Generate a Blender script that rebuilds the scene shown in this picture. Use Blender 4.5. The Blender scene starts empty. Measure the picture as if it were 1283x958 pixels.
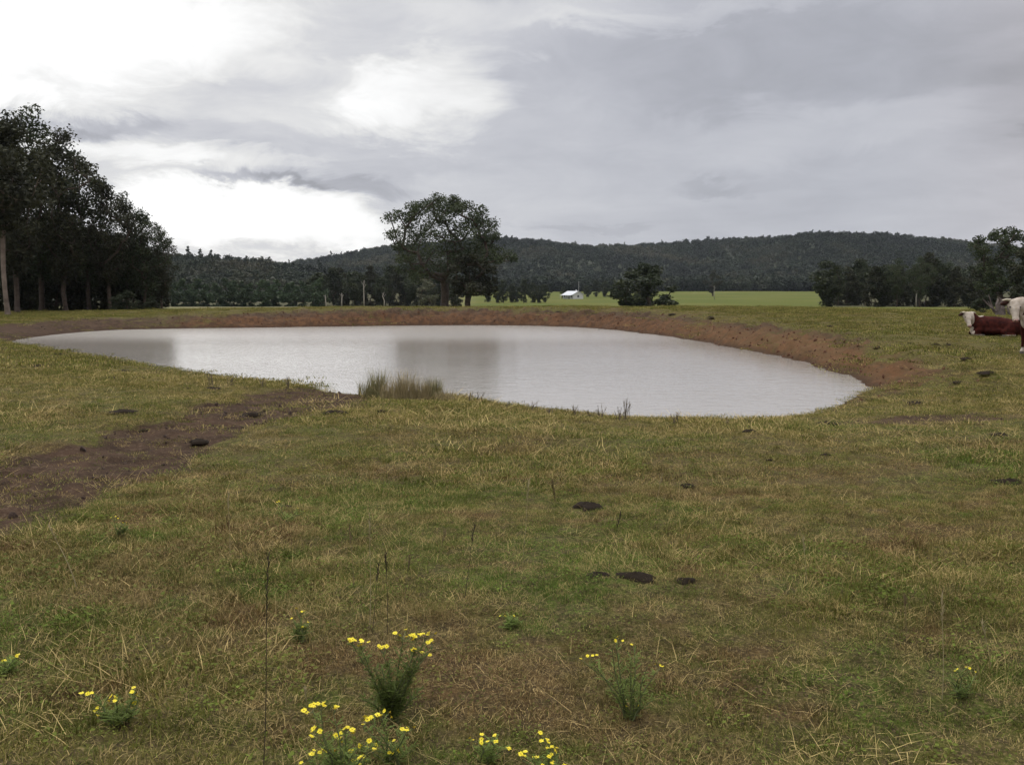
import bpy, bmesh, math, random
import numpy as np
from mathutils import Vector, Matrix

R = math.radians
SC = bpy.context.scene
COL = SC.collection

# ------------------------------------------------------------------ camera
F_PX, CX, CY, PITCH, EYE = 1134.0, 641.5, 479.0, R(5.8), 1.6
cam_d = bpy.data.cameras.new("camera")
cam = bpy.data.objects.new("camera", cam_d)
COL.objects.link(cam)
cam.location = (0, 0, EYE)
cam.rotation_euler = (R(90) - PITCH, 0, 0)
cam_d.sensor_width = 36
cam_d.lens = 36 * F_PX / 1283.0
cam_d.clip_start, cam_d.clip_end = 0.05, 9000
SC.camera = cam

# ------------------------------------------------------------------ sky, sun, exposure
SUN_AZ, SUN_EL = R(-22), R(34)          # azimuth clockwise from the view direction (+Y)
SKY_STRENGTH = 0.10
OVERHEAD = 2.25                          # how much brighter the cloud is overhead than at the horizon
SUN_STRENGTH = 0.9
sun_d = bpy.data.lights.new("sun", 'SUN')
sun_d.energy, sun_d.angle, sun_d.color = SUN_STRENGTH, R(16), (1.0, 0.95, 0.88)
sun = bpy.data.objects.new("sun", sun_d)
COL.objects.link(sun)
_sd = Vector((math.sin(SUN_AZ) * math.cos(SUN_EL), math.cos(SUN_AZ) * math.cos(SUN_EL), math.sin(SUN_EL)))
sun.rotation_euler = (-_sd).to_track_quat('-Z', 'Y').to_euler()
vs = SC.view_settings
vs.view_transform, vs.look, vs.exposure, vs.gamma, vs.use_curve_mapping = 'Standard', 'None', 0.0, 1.0, False


class NT:
    """small wrapper for writing node trees as expressions"""
    def __init__(self, nt):
        self.nt = nt

    def node(self, typ, **kw):
        n = self.nt.nodes.new(typ)
        for k, v in kw.items():
            setattr(n, k, v)
        return n

    def put(self, sock, v):
        if hasattr(v, 'is_output'):
            self.nt.links.new(v, sock)
        elif v is not None:
            if isinstance(v, tuple) and len(v) == 3 and sock.type == 'RGBA':
                v = (*v, 1)
            sock.default_value = v

    def m(self, op, a, b=None, c=None, clamp=False):
        n = self.node('ShaderNodeMath', operation=op, use_clamp=clamp)
        self.put(n.inputs[0], a)
        if b is not None: self.put(n.inputs[1], b)
        if c is not None: self.put(n.inputs[2], c)
        return n.outputs[0]

    def vm(self, op, a, b=None):
        n = self.node('ShaderNodeVectorMath', operation=op)
        self.put(n.inputs[0], a)
        if b is not None: self.put(n.inputs[1], b)
        return n.outputs[0]

    def mix(self, f, a, b, blend='MIX'):
        n = self.node('ShaderNodeMix', data_type='RGBA', blend_type=blend)
        self.put(n.inputs[0], f); self.put(n.inputs[6], a); self.put(n.inputs[7], b)
        return n.outputs[2]

    def ramp(self, f, lo, hi, a=0.0, b=1.0):
        n = self.node('ShaderNodeMapRange', interpolation_type='SMOOTHSTEP')
        self.put(n.inputs[0], f); self.put(n.inputs[1], lo); self.put(n.inputs[2], hi)
        self.put(n.inputs[3], a); self.put(n.inputs[4], b)
        return n.outputs[0]

    def noise(self, vec, scale, detail=4.0, rough=0.55, dist=0.0, out=0):
        n = self.node('ShaderNodeTexNoise')
        self.put(n.inputs['Vector'], vec)
        n.inputs['Scale'].default_value = scale; n.inputs['Detail'].default_value = detail
        n.inputs['Roughness'].default_value = rough; n.inputs['Distortion'].default_value = dist
        return n.outputs[out]

    def comb(self, x, y, z):
        n = self.node('ShaderNodeCombineXYZ')
        self.put(n.inputs[0], x); self.put(n.inputs[1], y); self.put(n.inputs[2], z)
        return n.outputs[0]

    def sep(self, v):
        n = self.node('ShaderNodeSeparateXYZ'); self.put(n.inputs[0], v)
        return n.outputs


def build_world():
    w = bpy.data.worlds.new("World"); SC.world = w; w.use_nodes = True
    t = NT(w.node_tree); w.node_tree.nodes.clear()
    out = t.node('ShaderNodeOutputWorld'); bg = t.node('ShaderNodeBackground')
    bg.inputs[1].default_value = SKY_STRENGTH
    t.nt.links.new(bg.outputs[0], out.inputs[0])
    sky = t.node('ShaderNodeTexSky', sky_type='NISHITA', sun_disc=False)
    sky.sun_elevation, sky.sun_rotation = SUN_EL, SUN_AZ
    d = t.node('ShaderNodeTexCoord').outputs['Generated']
    x, y, z = t.sep(d)
    az = t.m('MULTIPLY', t.m('ARCTAN2', x, y), 57.2958)
    el = t.m('MULTIPLY', t.m('ARCSINE', z), 57.2958)
    # cloud sheet seen in perspective: coordinates on a layer overhead
    zz = t.m('ADD', t.m('MAXIMUM', z, 0.0), 0.10)
    p = t.comb(t.m('DIVIDE', x, zz), t.m('DIVIDE', y, zz), 0.0)
    n1 = t.noise(p, 0.55, 5, 0.55, 0.4)
    n2 = t.noise(p, 1.5, 6, 0.58, 0.5)
    nc = t.noise(t.comb(t.m('MULTIPLY', az, 0.055), t.m('MULTIPLY', el, 0.13), 3.3), 1.0, 6, 0.55, 0.4, out=1)
    nx, ny, nz = t.sep(nc)
    # fluffy edges: warp the angular coordinates of the openings
    nf = t.noise(t.comb(t.m('MULTIPLY', az, 0.16), t.m('MULTIPLY', el, 0.42), 9.1), 1.0, 8, 0.66, 0.6, out=1)
    fx_, fy_, fz_ = t.sep(nf)
    azw = t.m('ADD', az, t.m('ADD', t.m('MULTIPLY', t.m('SUBTRACT', nx, 0.5), 16.0), t.m('MULTIPLY', t.m('SUBTRACT', fx_, 0.5), 9.0)))
    elw = t.m('ADD', el, t.m('ADD', t.m('MULTIPLY', t.m('SUBTRACT', ny, 0.5), 7.0), t.m('MULTIPLY', t.m('SUBTRACT', fy_, 0.5), 4.5)))
    def ang(px, py):
        u = (px - CX) / F_PX; v = (CY - py) / F_PX
        dx, dy, dz = u, math.cos(PITCH) + v * math.sin(PITCH), -math.sin(PITCH) + v * math.cos(PITCH)
        return math.degrees(math.atan2(dx, dy)), math.degrees(math.atan2(dz, math.hypot(dx, dy)))
    def blob(px, py, rx, ry, amp, hard=0.25):
        a0, e0 = ang(px, py)
        ra, re = rx / 19.8, ry / 19.8
        qa = t.m('DIVIDE', t.m('SUBTRACT', azw, a0), ra)
        qe = t.m('DIVIDE', t.m('SUBTRACT', elw, e0), re)
        r2 = t.m('ADD', t.m('MULTIPLY', qa, qa), t.m('MULTIPLY', qe, qe))
        return t.ramp(r2, 2.1, hard, 0.0, amp)
    lum = t.ramp(az, -22, 16, 0.69, 0.50)
    lum = t.m('ADD', lum, t.m('MULTIPLY', t.m('SUBTRACT', n1, 0.5), 0.26))
    lum = t.m('ADD', lum, t.m('MULTIPLY', t.m('SUBTRACT', n2, 0.5), t.ramp(az, -30, 10, 0.26, 0.10)))
    lum = t.m('ADD', lum, t.m('MULTIPLY', t.m('SUBTRACT', fz_, 0.5), t.ramp(az, -20, 20, 0.30, 0.12)))
    for b in CLOUDS:
        lum = t.m('ADD', lum, blob(*b))
    glow = t.m('ADD', blob(335, 292, 160, 38, 0.5, 0.2), blob(70, 20, 210, 70, 0.42, 0.0))
    lum = t.m('ADD', lum, glow)
    lum = t.m('ADD', lum, t.ramp(el, 26, 70, 0.0, OVERHEAD))
    lum = t.m('MAXIMUM', lum, 0.34)
    tint = t.mix(t.ramp(lum, 0.42, 0.85), (0.965, 0.985, 1.09), (1.0, 1.0, 0.995))
    tint = t.mix(t.ramp(az, 20, 34), tint, (1.0, 0.97, 1.03))
    cl = t.vm('MULTIPLY', tint, t.comb(lum, lum, lum))
    cl = t.vm('MULTIPLY', cl, (1 / SKY_STRENGTH,) * 3)
    col = t.mix(0.97, sky.outputs[0], cl)
    # below the horizon: dim ground
    col = t.mix(t.ramp(el, -3, -0.5), (0.6, 0.6, 0.5), col)
    t.nt.links.new(col, bg.inputs[0])
    w.cycles.sampling_method = 'MANUAL'
    w.cycles.sample_map_resolution = 1024

#          px   py   rx   ry   amp  (a bright opening > 0, a grey bank < 0), given as directions in the sky
CLOUDS = [
    (545, 115, 92, 46, 0.27, 0.0), (440, 105, 110, 24, 0.13, 0.0), (395, 140, 160, 16, 0.10, 0.0),
    (150, 195, 80, 26, 0.20, 0.2), (10, 130, 60, 30, 0.30, 0.0), (270, 205, 120, 12, 0.12, 0.3),
    (250, 120, 150, 34, -0.08, 0.0), (430, 190, 160, 20, -0.09, 0.0), (340, 236, 60, 9, -0.22, 0.0),
    (450, 228, 90, 18, -0.2, 0.0), (40, 160, 80, 16, -0.22, 0.1), (120, 150, 80, 20, -0.14, 0.1),
    (900, 90, 300, 48, -0.07, 0.0), (1060, 165, 190, 26, 0.06, 0.0), (930, 217, 50, 9, -0.07, 0.1),
    (745, 280, 55, 8, -0.06, 0.1), (1255, 150, 70, 60, -0.06, 0.1), (640, 20, 200, 20, 0.08, 0.0),
    (820, 30, 160, 14, 0.07, 0.0), (1275, 195, 30, 7, -0.06, 0.1),
]
build_world()

# ------------------------------------------------------------------ numeric helpers
rng = np.random.default_rng(7)

def _hash(ix, iy, s):
    h = (ix.astype(np.int64) * 374761393 + iy.astype(np.int64) * 668265263 + s * 974711) & 0xffffffff
    h = ((h ^ (h >> 13)) * 1274126177) & 0xffffffff
    return ((h ^ (h >> 16)) & 0xffff) / 65535.0

def vnoise(x, y, s=0):
    ix, iy = np.floor(x), np.floor(y)
    fx, fy = x - ix, y - iy
    fx = fx * fx * (3 - 2 * fx); fy = fy * fy * (3 - 2 * fy)
    a, b = _hash(ix, iy, s), _hash(ix + 1, iy, s)
    c, d = _hash(ix, iy + 1, s), _hash(ix + 1, iy + 1, s)
    return (a + (b - a) * fx) * (1 - fy) + (c + (d - c) * fx) * fy - 0.5

def fbm(x, y, s=0, o=4):
    v, a = 0, 1.0
    for k in range(o):
        v = v + a * vnoise(x * 2 ** k + 13.7 * k, y * 2 ** k - 7.1 * k, s + k); a *= 0.5
    return v

def sstep(x, a, b):
    t = np.clip((x - a) / (b - a), 0, 1)
    return t * t * (3 - 2 * t)

def ray(px, py):
    u = (px - CX) / F_PX; v = (CY - py) / F_PX
    return np.array([u, math.cos(PITCH) + v * math.sin(PITCH), -math.sin(PITCH) + v * math.cos(PITCH)])

def on_plane(px, py, z):
    d = ray(px, py); t = (z - EYE) / d[2]
    return d[0] * t, d[1] * t

ZW = -0.5       # water level
_outline = [(15, 430), (60, 438), (110, 447), (190, 460), (260, 471), (340, 480), (392, 486), (428, 495), (460, 498), (520, 497),
            (580, 500), (640, 508), (720, 517), (800, 524), (880, 528), (950, 527), (1010, 521), (1058, 509), (1082, 498),
            (1090, 490), (1078, 478), (1040, 463), (980, 447), (900, 432), (820, 419), (740, 411), (640, 407.5), (500, 408),
            (350, 410), (200, 412), (130, 414), (70, 419), (25, 425)]
def _smooth_loop(P, n=6):
    P = np.array(P); out = []
    for i in range(len(P)):
        p0, p1, p2, p3 = P[i - 1], P[i], P[(i + 1) % len(P)], P[(i + 2) % len(P)]
        for k in range(n):
            t = k / n
            out.append(0.5 * ((2 * p1) + (-p0 + p2) * t + (2 * p0 - 5 * p1 + 4 * p2 - p3) * t * t + (-p0 + 3 * p1 - 3 * p2 + p3) * t ** 3))
    return np.array(out)
POND = _smooth_loop([on_plane(a, b, ZW) for a, b in _outline], 3)

def poly_sd(x, y, P, closed=True):
    """signed distance to a polygon (negative inside) or plain distance to a polyline"""
    x = np.asarray(x, float); y = np.asarray(y, float)
    best = np.full(x.shape, 1e9); inside = np.zeros(x.shape, bool)
    n = len(P)
    for i in range(n if closed else n - 1):
        ax, ay = P[i]; bx, by = P[(i + 1) % n]
        ex, ey = bx - ax, by - ay
        t = np.clip(((x - ax) * ex + (y - ay) * ey) / (ex * ex + ey * ey + 1e-12), 0, 1)
        best = np.minimum(best, (x - ax - t * ex) ** 2 + (y - ay - t * ey) ** 2)
        if closed and ay != by:
            c = ((ay > y) != (by > y)) & (x < ex * (y - ay) / (by - ay) + ax)
            inside ^= c
    d = np.sqrt(best)
    return np.where(inside, -d, d) if closed else d

#        x    y    z(outer ground)  bank width   red soil  dark mud
CTRL = np.array([
    (0, 1, 0, 6, 0, 0), (0, -8, 0, 6, 0, 0), (-6, 5, 0.0, 6, 0, 0), (6, 5, 0.0, 6, 0, 0), (-8, 10, -0.02, 5, 0, 0), (9, 10, .02, 5, 0, 0), (0, 10, -.08, 5, 0, 0),
    (14, 14, .03, 4, 0.05, 0.2), (-14, 18, -.06, 4, 0, 0), (-22, 27, -.12, 3, 0, 0.1), (-30, 38, -.05, 3, 0.0, 0.8), (-30, 48, .0, 3, 0.05, 0.9),
    (-25, 53, .08, 3.5, 0.25, 0.6), (-18, 58, .38, 3.5, 0.8, 0.1), (-8, 60, .45, 3.5, 1, 0), (0, 60, .5, 3.5, 1, 0), (8, 57, .5, 3.5, 1, 0), (13, 48, .5, 4, .7, 0.1),
    (16, 38, .4, 3.0, .62, 0.25), (15, 29, .28, 2.5, .85, 0.2), (11.5, 21, .1, 1.7, .9, 0.2), (24, 22, .05, 4, 0.3, 0), (30, 34, .1, 4, 0, 0), (34, 50, .1, 4, 0, 0),
    (-45, 30, 0, 4, 0, 0), (-45, 60, -.2, 4, 0, 0), (45, 20, .1, 4, 0, 0), (-20, 5, 0, 4, 0, 0), (20, 5, 0, 4, 0, 0)], float)

def ctrl(x, y, col, sig=5.0):
    num = np.zeros_like(x, float); den = np.zeros_like(x, float)
    for c in CTRL:
        r2 = (x - c[0]) ** 2 + (y - c[1]) ** 2
        w = 1.0 / (r2 / (sig * sig) + 0.25) ** 2.2
        num += w * c[col]; den += w
    return num / den

PATH = np.array([on_plane(a, b, -0.12) for a, b in [(-700, 900), (-300, 770), (-60, 672), (60, 613), (130, 580), (220, 545), (300, 520), (370, 501)]] + [on_plane(425, 492, -.4)])
_FY = np.array([60, 75, 100, 125, 170, 250, 350, 450, 550, 650, 800, 5000.])
_FZ = np.array([.3, -.2, -.6, -.85, -1.7, -2.7, -2.8, -2.5, -1.0, 0.6, 1.0, 1.0])

def fields(x, y):
    x = np.asarray(x, float); y = np.asarray(y, float)
    sd = poly_sd(x, y, POND)
    sd = sd + fbm(x * .9, y * .9, 5, 4) * 0.35 * sstep(ctrl(x, y, 4), 0.1, .6) + fbm(x * 1.6, y * 1.6, 9, 3) * 0.16
    T = ctrl(x, y, 2); W = ctrl(x, y, 3); red = ctrl(x, y, 4); mud = ctrl(x, y, 5)
    Fz = np.interp(y, _FY, _FZ) + sstep(x / np.maximum(y, 1), .05, .3) * sstep(y, 120, 200) * 0.4
    b = sstep(y, 60, 78)
    T = T * (1 - b) + Fz * b
    # the shallow eroded gully leading to the water
    pd = poly_sd(x, y, PATH, closed=False) + fbm(x * 1.3, y * 1.3, 21, 4) * 0.55
    alongw = 0.86 + 0.40 * sstep(y, 12.0, 14.5)
    path = 1 - sstep(pd, alongw * 0.55, alongw * 1.25)
    s = np.clip(sd / W, 0, 1)
    near = sstep(y, 34, 20)
    prof = (1 - near) * (1 - (1 - s) ** 2.4) + near * (0.04 * sstep(s, 0, .04) + 0.96 * (s * (1.3 - 0.3 * s)))
    z = ZW + (T - ZW) * prof
    z = z - 0.10 * path * sstep(sd, 0.3, 3.0) * near
    z = z + path * sstep(sd, 0, .8) * (np.abs(fbm(x * 3.1, y * 3.1, 65, 4)) * .09 - .02)
    z = np.where(sd < 0, ZW - np.minimum(-sd * 0.3, 1.5), z)
    # lumps, hoof marks, tussocky micro relief
    calm = sstep(y, 400, 40)
    z = z + np.where(sd > 0, 1, 0) * sstep(sd, 0, .5) * calm * (fbm(x * .22, y * .22, 31, 3) * 0.10 + fbm(x * 1.1, y * 1.1, 41, 3) * 0.050 * sstep(y, 90, 30)
                                                        + fbm(x * 5, y * 5, 51, 3) * 0.030 * sstep(y, 40, 12))
    bank = sstep(sd, 0.0, .3) * sstep(sd, W * 1.3, W * .6) * red
    z = z + bank * (fbm(x * 2.2, y * 2.2, 61, 4) * 0.30 + np.abs(fbm(x * 4.5, y * 4.5, 63, 3)) * .12)
    soil = np.clip(red * 1.3, 0, 1) * sstep(sd, W * 1.05, W * .35)
    soil = soil * (1 - 0.5 * sstep(sd, .8, 2.6)) * (0.85 + 0.5 * fbm(x * .35, y * .35, 83, 4))
    edge = 0.75 * sstep(sd, .45, .05) * (1 - sstep(red, 0, .4))
    g = np.maximum.reduce([path, mud * sstep(sd, W * 1.1, W * .4), edge * 0])
    # trampled dark earth near the right tip
    tx, ty = on_plane(1150, 512, 0.0)
    g = np.maximum(g, 0.62 * np.exp(-(((x - tx) / 1.7) ** 2 + ((y - ty) / 1.1) ** 2)))
    return z, soil, g, sd

def zg(x, y):
    x = np.atleast_1d(np.asarray(x, float)); y = np.atleast_1d(np.asarray(y, float))
    return fields(x, y)[0]

_ys = np.concatenate([np.arange(2, 20, .05), np.arange(20, 80, .2), np.arange(80, 700, 1.5)])
def spot(px, py):
    """where the line of sight first meets the ground"""
    d = ray(px, py); d = d / d[1]
    z = zg(d[0] * _ys, _ys); h = EYE + d[2] * _ys - z
    k = np.argmax(h < 0)
    if h[k] >= 0: k = len(_ys) - 1
    return np.array([d[0] * _ys[k], _ys[k], z[k]])

def at(px, y):
    """a place at distance y in the direction of column px, on the ground"""
    x = (px - CX) / F_PX * (y * math.cos(PITCH) + (EYE + .5) * math.sin(PITCH)) ; 
    return np.array([x, y, float(zg(x, y)[0])])

# ------------------------------------------------------------------ object helpers
def mesh_from(name, verts, faces, mats=(), smooth=False):
    me = bpy.data.meshes.new(name)
    me.from_pydata([tuple(v) for v in verts] if not isinstance(verts, np.ndarray) else verts.tolist(), [], faces if not isinstance(faces, np.ndarray) else faces.tolist())
    for m_ in mats: me.materials.append(m_)
    if smooth: me.polygons.foreach_set('use_smooth', np.ones(len(me.polygons), bool))
    me.update()
    return me

def link(name, me, parent=None, loc=None, rot=None):
    o = bpy.data.objects.new(name, me); COL.objects.link(o)
    if parent is not None: o.parent = parent
    if loc is not None: o.location = tuple(float(c) for c in loc)
    if rot is not None: o.rotation_euler = rot
    return o

def tag(o, label=None, cat=None, group=None, kind=None):
    if label: o['label'] = label
    if cat: o['category'] = cat
    if group: o['group'] = group
    if kind: o['kind'] = kind
    return o

def copy_tree(o, parent=None):
    c = o.copy(); COL.objects.link(c)
    if parent is not None: c.parent = parent
    for ch in list(o.children): copy_tree(ch, c)
    return c

def attr(me, name, typ, dom, arr):
    a = me.attributes.new(name, typ, dom)
    key = 'color' if 'COLOR' in typ else ('vector' if 'VECTOR' in typ else 'value')
    a.data.foreach_set(key, np.asarray(arr).ravel())

ORD = ["first", "second", "third", "fourth", "fifth", "sixth", "seventh", "eighth", "ninth", "tenth", "eleventh", "twelfth", "thirteenth", "fourteenth",
       "fifteenth", "sixteenth", "seventeenth", "eighteenth", "nineteenth", "twentieth"] + ["twenty-" + w for w in
       "first second third fourth fifth sixth seventh eighth ninth".split()] + ["thirtieth"] + ["thirty-" + w for w in
       "first second third fourth fifth sixth seventh eighth ninth".split()] + ["fortieth"] + ["forty-" + w for w in
       "first second third fourth fifth sixth seventh eighth ninth".split()] + ["fiftieth"]

# ------------------------------------------------------------------ materials
def new_mat(name):
    m_ = bpy.data.materials.new(name); m_.use_nodes = True
    nt = m_.node_tree; nt.nodes.clear()
    t = NT(nt); out = t.node('ShaderNodeOutputMaterial'); b = t.node('ShaderNodeBsdfPrincipled')
    nt.links.new(b.outputs[0], out.inputs[0])
    return m_, t, b, out

def simple(name, col, rough=0.8, var=0.25, scale=8.0, bump=0.0, spec=0.3, col2=None):
    m_, t, b, _ = new_mat(name)
    pos = t.node('ShaderNodeTexCoord').outputs['Object']
    n = t.noise(pos, scale, 5, 0.6)
    c2 = col2 or tuple(c * (1 - var) for c in col)
    c1 = tuple(c * (1 + var) for c in col) if col2 is None else col
    t.put(b.inputs['Base Color'], t.mix(t.ramp(n, 0.3, 0.7), c2, c1))
    b.inputs['Roughness'].default_value = rough
    b.inputs['Specular IOR Level'].default_value = spec
    if bump:
        bp = t.node('ShaderNodeBump'); bp.inputs['Strength'].default_value = bump; bp.inputs['Distance'].default_value = 0.02
        t.nt.links.new(n, bp.inputs['Height']); t.nt.links.new(bp.outputs[0], b.inputs['Normal'])
    return m_

GREEN, OLIVE, STRAW, RUST = (0.082, 0.128, 0.020), (0.128, 0.114, 0.026), (0.165, 0.126, 0.050), (0.135, 0.074, 0.036)
def pasture_colour(t, pos):
    """patchy grazed pasture: the same patches colour the soil cover and the blades standing on it"""
    n1 = t.noise(pos, 0.28, 4, 0.6, 0.3); n2 = t.noise(t.vm('ADD', pos, (31.0, 17.0, 0.0)), 0.75, 5, 0.62, 0.4)
    n3 = t.noise(t.vm('ADD', pos, (-11.0, 57.0, 0.0)), 2.1, 4, 0.65, 0.3)
    c = t.mix(t.ramp(n1, 0.38, 0.62), OLIVE, GREEN)
    c = t.mix(t.ramp(n2, 0.47, 0.66), c, STRAW)
    c = t.mix(t.m('MULTIPLY', t.ramp(n3, 0.52, 0.66), 0.85), c, GREEN)
    x, y, z = t.sep(pos)
    redder = t.m('MULTIPLY', t.ramp(t.noise(t.vm('ADD', pos, (5.0, -33.0, 0.0)), 0.9, 4, 0.65, 0.4), 0.50, 0.64), t.ramp(y, 17.0, 6.0, 0.0, 0.8))
    c = t.mix(redder, c, RUST)
    # further out the sward is a paler yellow green
    c = t.mix(t.m('MULTIPLY', t.ramp(y, 5.0, 17.0), 0.60), c, (0.158, 0.145, 0.032))
    return c

def ground_material():
    m_, t, b, _ = new_mat("pasture_soil")
    pos = t.node('ShaderNodeNewGeometry').outputs['Position']
    past = pasture_colour(t, pos)
    fine = t.noise(pos, 14.0, 6, 0.7); mid = t.noise(pos, 3.0, 5, 0.65); grit = t.noise(pos, 60.0, 4, 0.75)
    past = t.mix(t.ramp(fine, 0.35, 0.62, 0.25, 0.9), past, (0.052, 0.038, 0.021))
    past = t.mix(t.ramp(grit, 0.50, 0.66, 0.0, 0.75), past, (0.23, 0.175, 0.085))
    past = t.mix(t.ramp(grit, 0.48, 0.36, 0.0, 0.7), past, (0.030, 0.024, 0.014))
    x, y, z = t.sep(pos)
    # stretched streaks of bare, trampled and taller grass in the distance
    st = t.noise(t.vm('MULTIPLY', pos, (0.35, 0.5, 1.0)), 1.4, 6, 0.68, 0.6)
    past = t.mix(t.m('MULTIPLY', t.ramp(st, 0.5, 0.68), t.ramp(y, 14, 30, 0.1, 0.55)), past, (0.105, 0.075, 0.042))
    far = t.mix(t.ramp(t.noise(pos, 0.02, 4, 0.6), 0.4, 0.65), (0.082, 0.098, 0.022), (0.112, 0.114, 0.030))
    dry = t.mix(t.ramp(t.noise(pos, 0.08, 4, 0.6), 0.4, 0.6), (0.20, 0.17, 0.095), (0.14, 0.14, 0.06))
    green_pad = t.m('MULTIPLY', t.ramp(t.m('DIVIDE', x, t.m('MAXIMUM', y, 1.0)), -0.08, -0.03), t.ramp(y, 66, 84))
    past = t.mix(t.ramp(y, 62, 90), past, dry)
    past = t.mix(green_pad, past, far)
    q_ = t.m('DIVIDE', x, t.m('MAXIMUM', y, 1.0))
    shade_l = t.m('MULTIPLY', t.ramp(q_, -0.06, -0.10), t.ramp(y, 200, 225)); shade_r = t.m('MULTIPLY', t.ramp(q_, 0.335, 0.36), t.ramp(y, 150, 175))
    past = t.mix(t.m('MAXIMUM', shade_l, shade_r), past, (0.060, 0.058, 0.030))     # dark woodland floor, with the trees' shade mixed into its colour
    at_ = t.node('ShaderNodeAttribute', attribute_name='masks')
    sp = t.node('ShaderNodeSeparateColor'); t.nt.links.new(at_.outputs['Color'], sp.inputs[0])
    redm, mudm, wet = sp.outputs
    br = t.noise(pos, 1.6, 6, 0.7)
    brk = t.m('MULTIPLY', t.m('SUBTRACT', br, 0.5), 1.5)
    rm = t.ramp(t.m('ADD', redm, brk), 0.28, 0.60)
    mm = t.ramp(t.m('ADD', mudm, brk), 0.25, 0.62)
    red = t.mix(t.ramp(mid, 0.35, 0.65), (0.122, 0.064, 0.033), (0.066, 0.040, 0.025))
    red = t.mix(t.ramp(t.noise(pos, 5.5, 5, .7), 0.58, 0.70), red, (0.19, 0.110, 0.065))
    clay = t.ramp(x, 6.0, 12.0)
    red = t.mix(t.m('MULTIPLY', clay, t.ramp(mid, 0.3, 0.6)), red, (0.145, 0.090, 0.042))
    red = t.mix(t.ramp(t.noise(pos, 7.0, 5, .7), 0.56, 0.68), red, (0.045, 0.028, 0.020))
    mud = t.mix(t.ramp(mid, 0.3, 0.7), (0.072, 0.045, 0.030), (0.034, 0.022, 0.015))
    mud = t.mix(t.ramp(fine, 0.52, 0.72), mud, (0.125, 0.088, 0.060)); mud = t.mix(t.ramp(grit, 0.54, 0.68, 0.0, 0.7), mud, (0.15, 0.11, 0.07))
    dull = t.mix(t.ramp(mid, 0.3, 0.65), (0.092, 0.062, 0.040), (0.050, 0.034, 0.023))
    shore = t.node('ShaderNodeAttribute', attribute_name='shore').outputs['Fac']
    red = t.mix(t.ramp(t.m('ADD', shore, t.m('MULTIPLY', brk, 0.8)), 0.12, 0.80), dull, red)
    c = t.mix(mm, past, mud); c = t.mix(rm, c, red)
    c = t.mix(t.m('MULTIPLY', wet, 0.8), c, (0.05, 0.032, 0.022))
    t.put(b.inputs['Base Color'], c)
    b.inputs['Roughness'].default_value = 0.95; b.inputs['Specular IOR Level'].default_value = 0.04
    bp = t.node('ShaderNodeBump'); bp.inputs['Strength'].default_value = 0.9; bp.inputs['Distance'].default_value = 0.035
    h = t.m('ADD', t.m('MULTIPLY', fine, 0.6), t.m('ADD', mid, t.noise(pos, 30, 4, 0.7)))
    t.nt.links.new(h, bp.inputs['Height']); t.nt.links.new(bp.outputs[0], b.inputs['Normal'])
    return m_

def blade_material():
    m_, t, b, out = new_mat("grass_blades")
    pos = t.node('ShaderNodeNewGeometry').outputs['Position']
    c = pasture_colour(t, pos)
    at_ = t.node('ShaderNodeAttribute', attribute_name='tone')
    sp = t.node('ShaderNodeSeparateColor'); t.nt.links.new(at_.outputs['Color'], sp.inputs[0])
    dryness, light, hue = sp.outputs
    oi = t.node('ShaderNodeObjectInfo').outputs['Random']
    c = t.mix(t.ramp(t.m('ADD', dryness, t.m('MULTIPLY', t.m('SUBTRACT', oi, 0.5), 0.5)), 0.55, 0.85, 0.0, 0.8), c, (0.300, 0.225, 0.100))
    c = t.mix(t.ramp(hue, 0.6, 1.0, 0.0, 0.5), c, (0.115, 0.160, 0.030))
    k = t.m('MULTIPLY', t.m('ADD', 0.42, t.m('MULTIPLY', light, 1.15)), t.m('ADD', 0.62, t.m('MULTIPLY', oi, 0.76)))
    c = t.vm('MULTIPLY', c, t.comb(k, k, k))
    t.put(b.inputs['Base Color'], c)
    b.inputs['Roughness'].default_value = 0.8; b.inputs['Specular IOR Level'].default_value = 0.08
    tr = t.node('ShaderNodeBsdfTranslucent'); t.put(tr.inputs[0], c)
    mx = t.node('ShaderNodeMixShader'); mx.inputs[0].default_value = 0.3
    t.nt.links.new(b.outputs[0], mx.inputs[1]); t.nt.links.new(tr.outputs[0], mx.inputs[2]); t.nt.links.new(mx.outputs[0], out.inputs[0])
    return m_

def leaf_material(name, c1, c2, scale=0.5, transl=0.2):
    m_, t, b, out = new_mat(name)
    pos = t.node('ShaderNodeTexCoord').outputs['Object']
    n = t.noise(pos, scale, 3, 0.6)
    c = t.mix(t.ramp(n, 0.35, 0.65), c1, c2)
    g = t.node('ShaderNodeNewGeometry').outputs['Random Per Island']
    oi = t.node('ShaderNodeObjectInfo').outputs['Random']
    k = t.m('MULTIPLY', t.m('ADD', 0.65, t.m('MULTIPLY', g, 0.7)), t.m('ADD', 0.8, t.m('MULTIPLY', oi, 0.4)))
    c = t.vm('MULTIPLY', c, t.comb(k, k, k))
    t.put(b.inputs['Base Color'], c)
    b.inputs['Roughness'].default_value = 0.65; b.inputs['Specular IOR Level'].default_value = 0.2
    tr = t.node('ShaderNodeBsdfTranslucent'); t.put(tr.inputs[0], c)
    mx = t.node('ShaderNodeMixShader'); mx.inputs[0].default_value = transl
    t.nt.links.new(b.outputs[0], mx.inputs[1]); t.nt.links.new(tr.outputs[0], mx.inputs[2]); t.nt.links.new(mx.outputs[0], out.inputs[0])
    return m_

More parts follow.
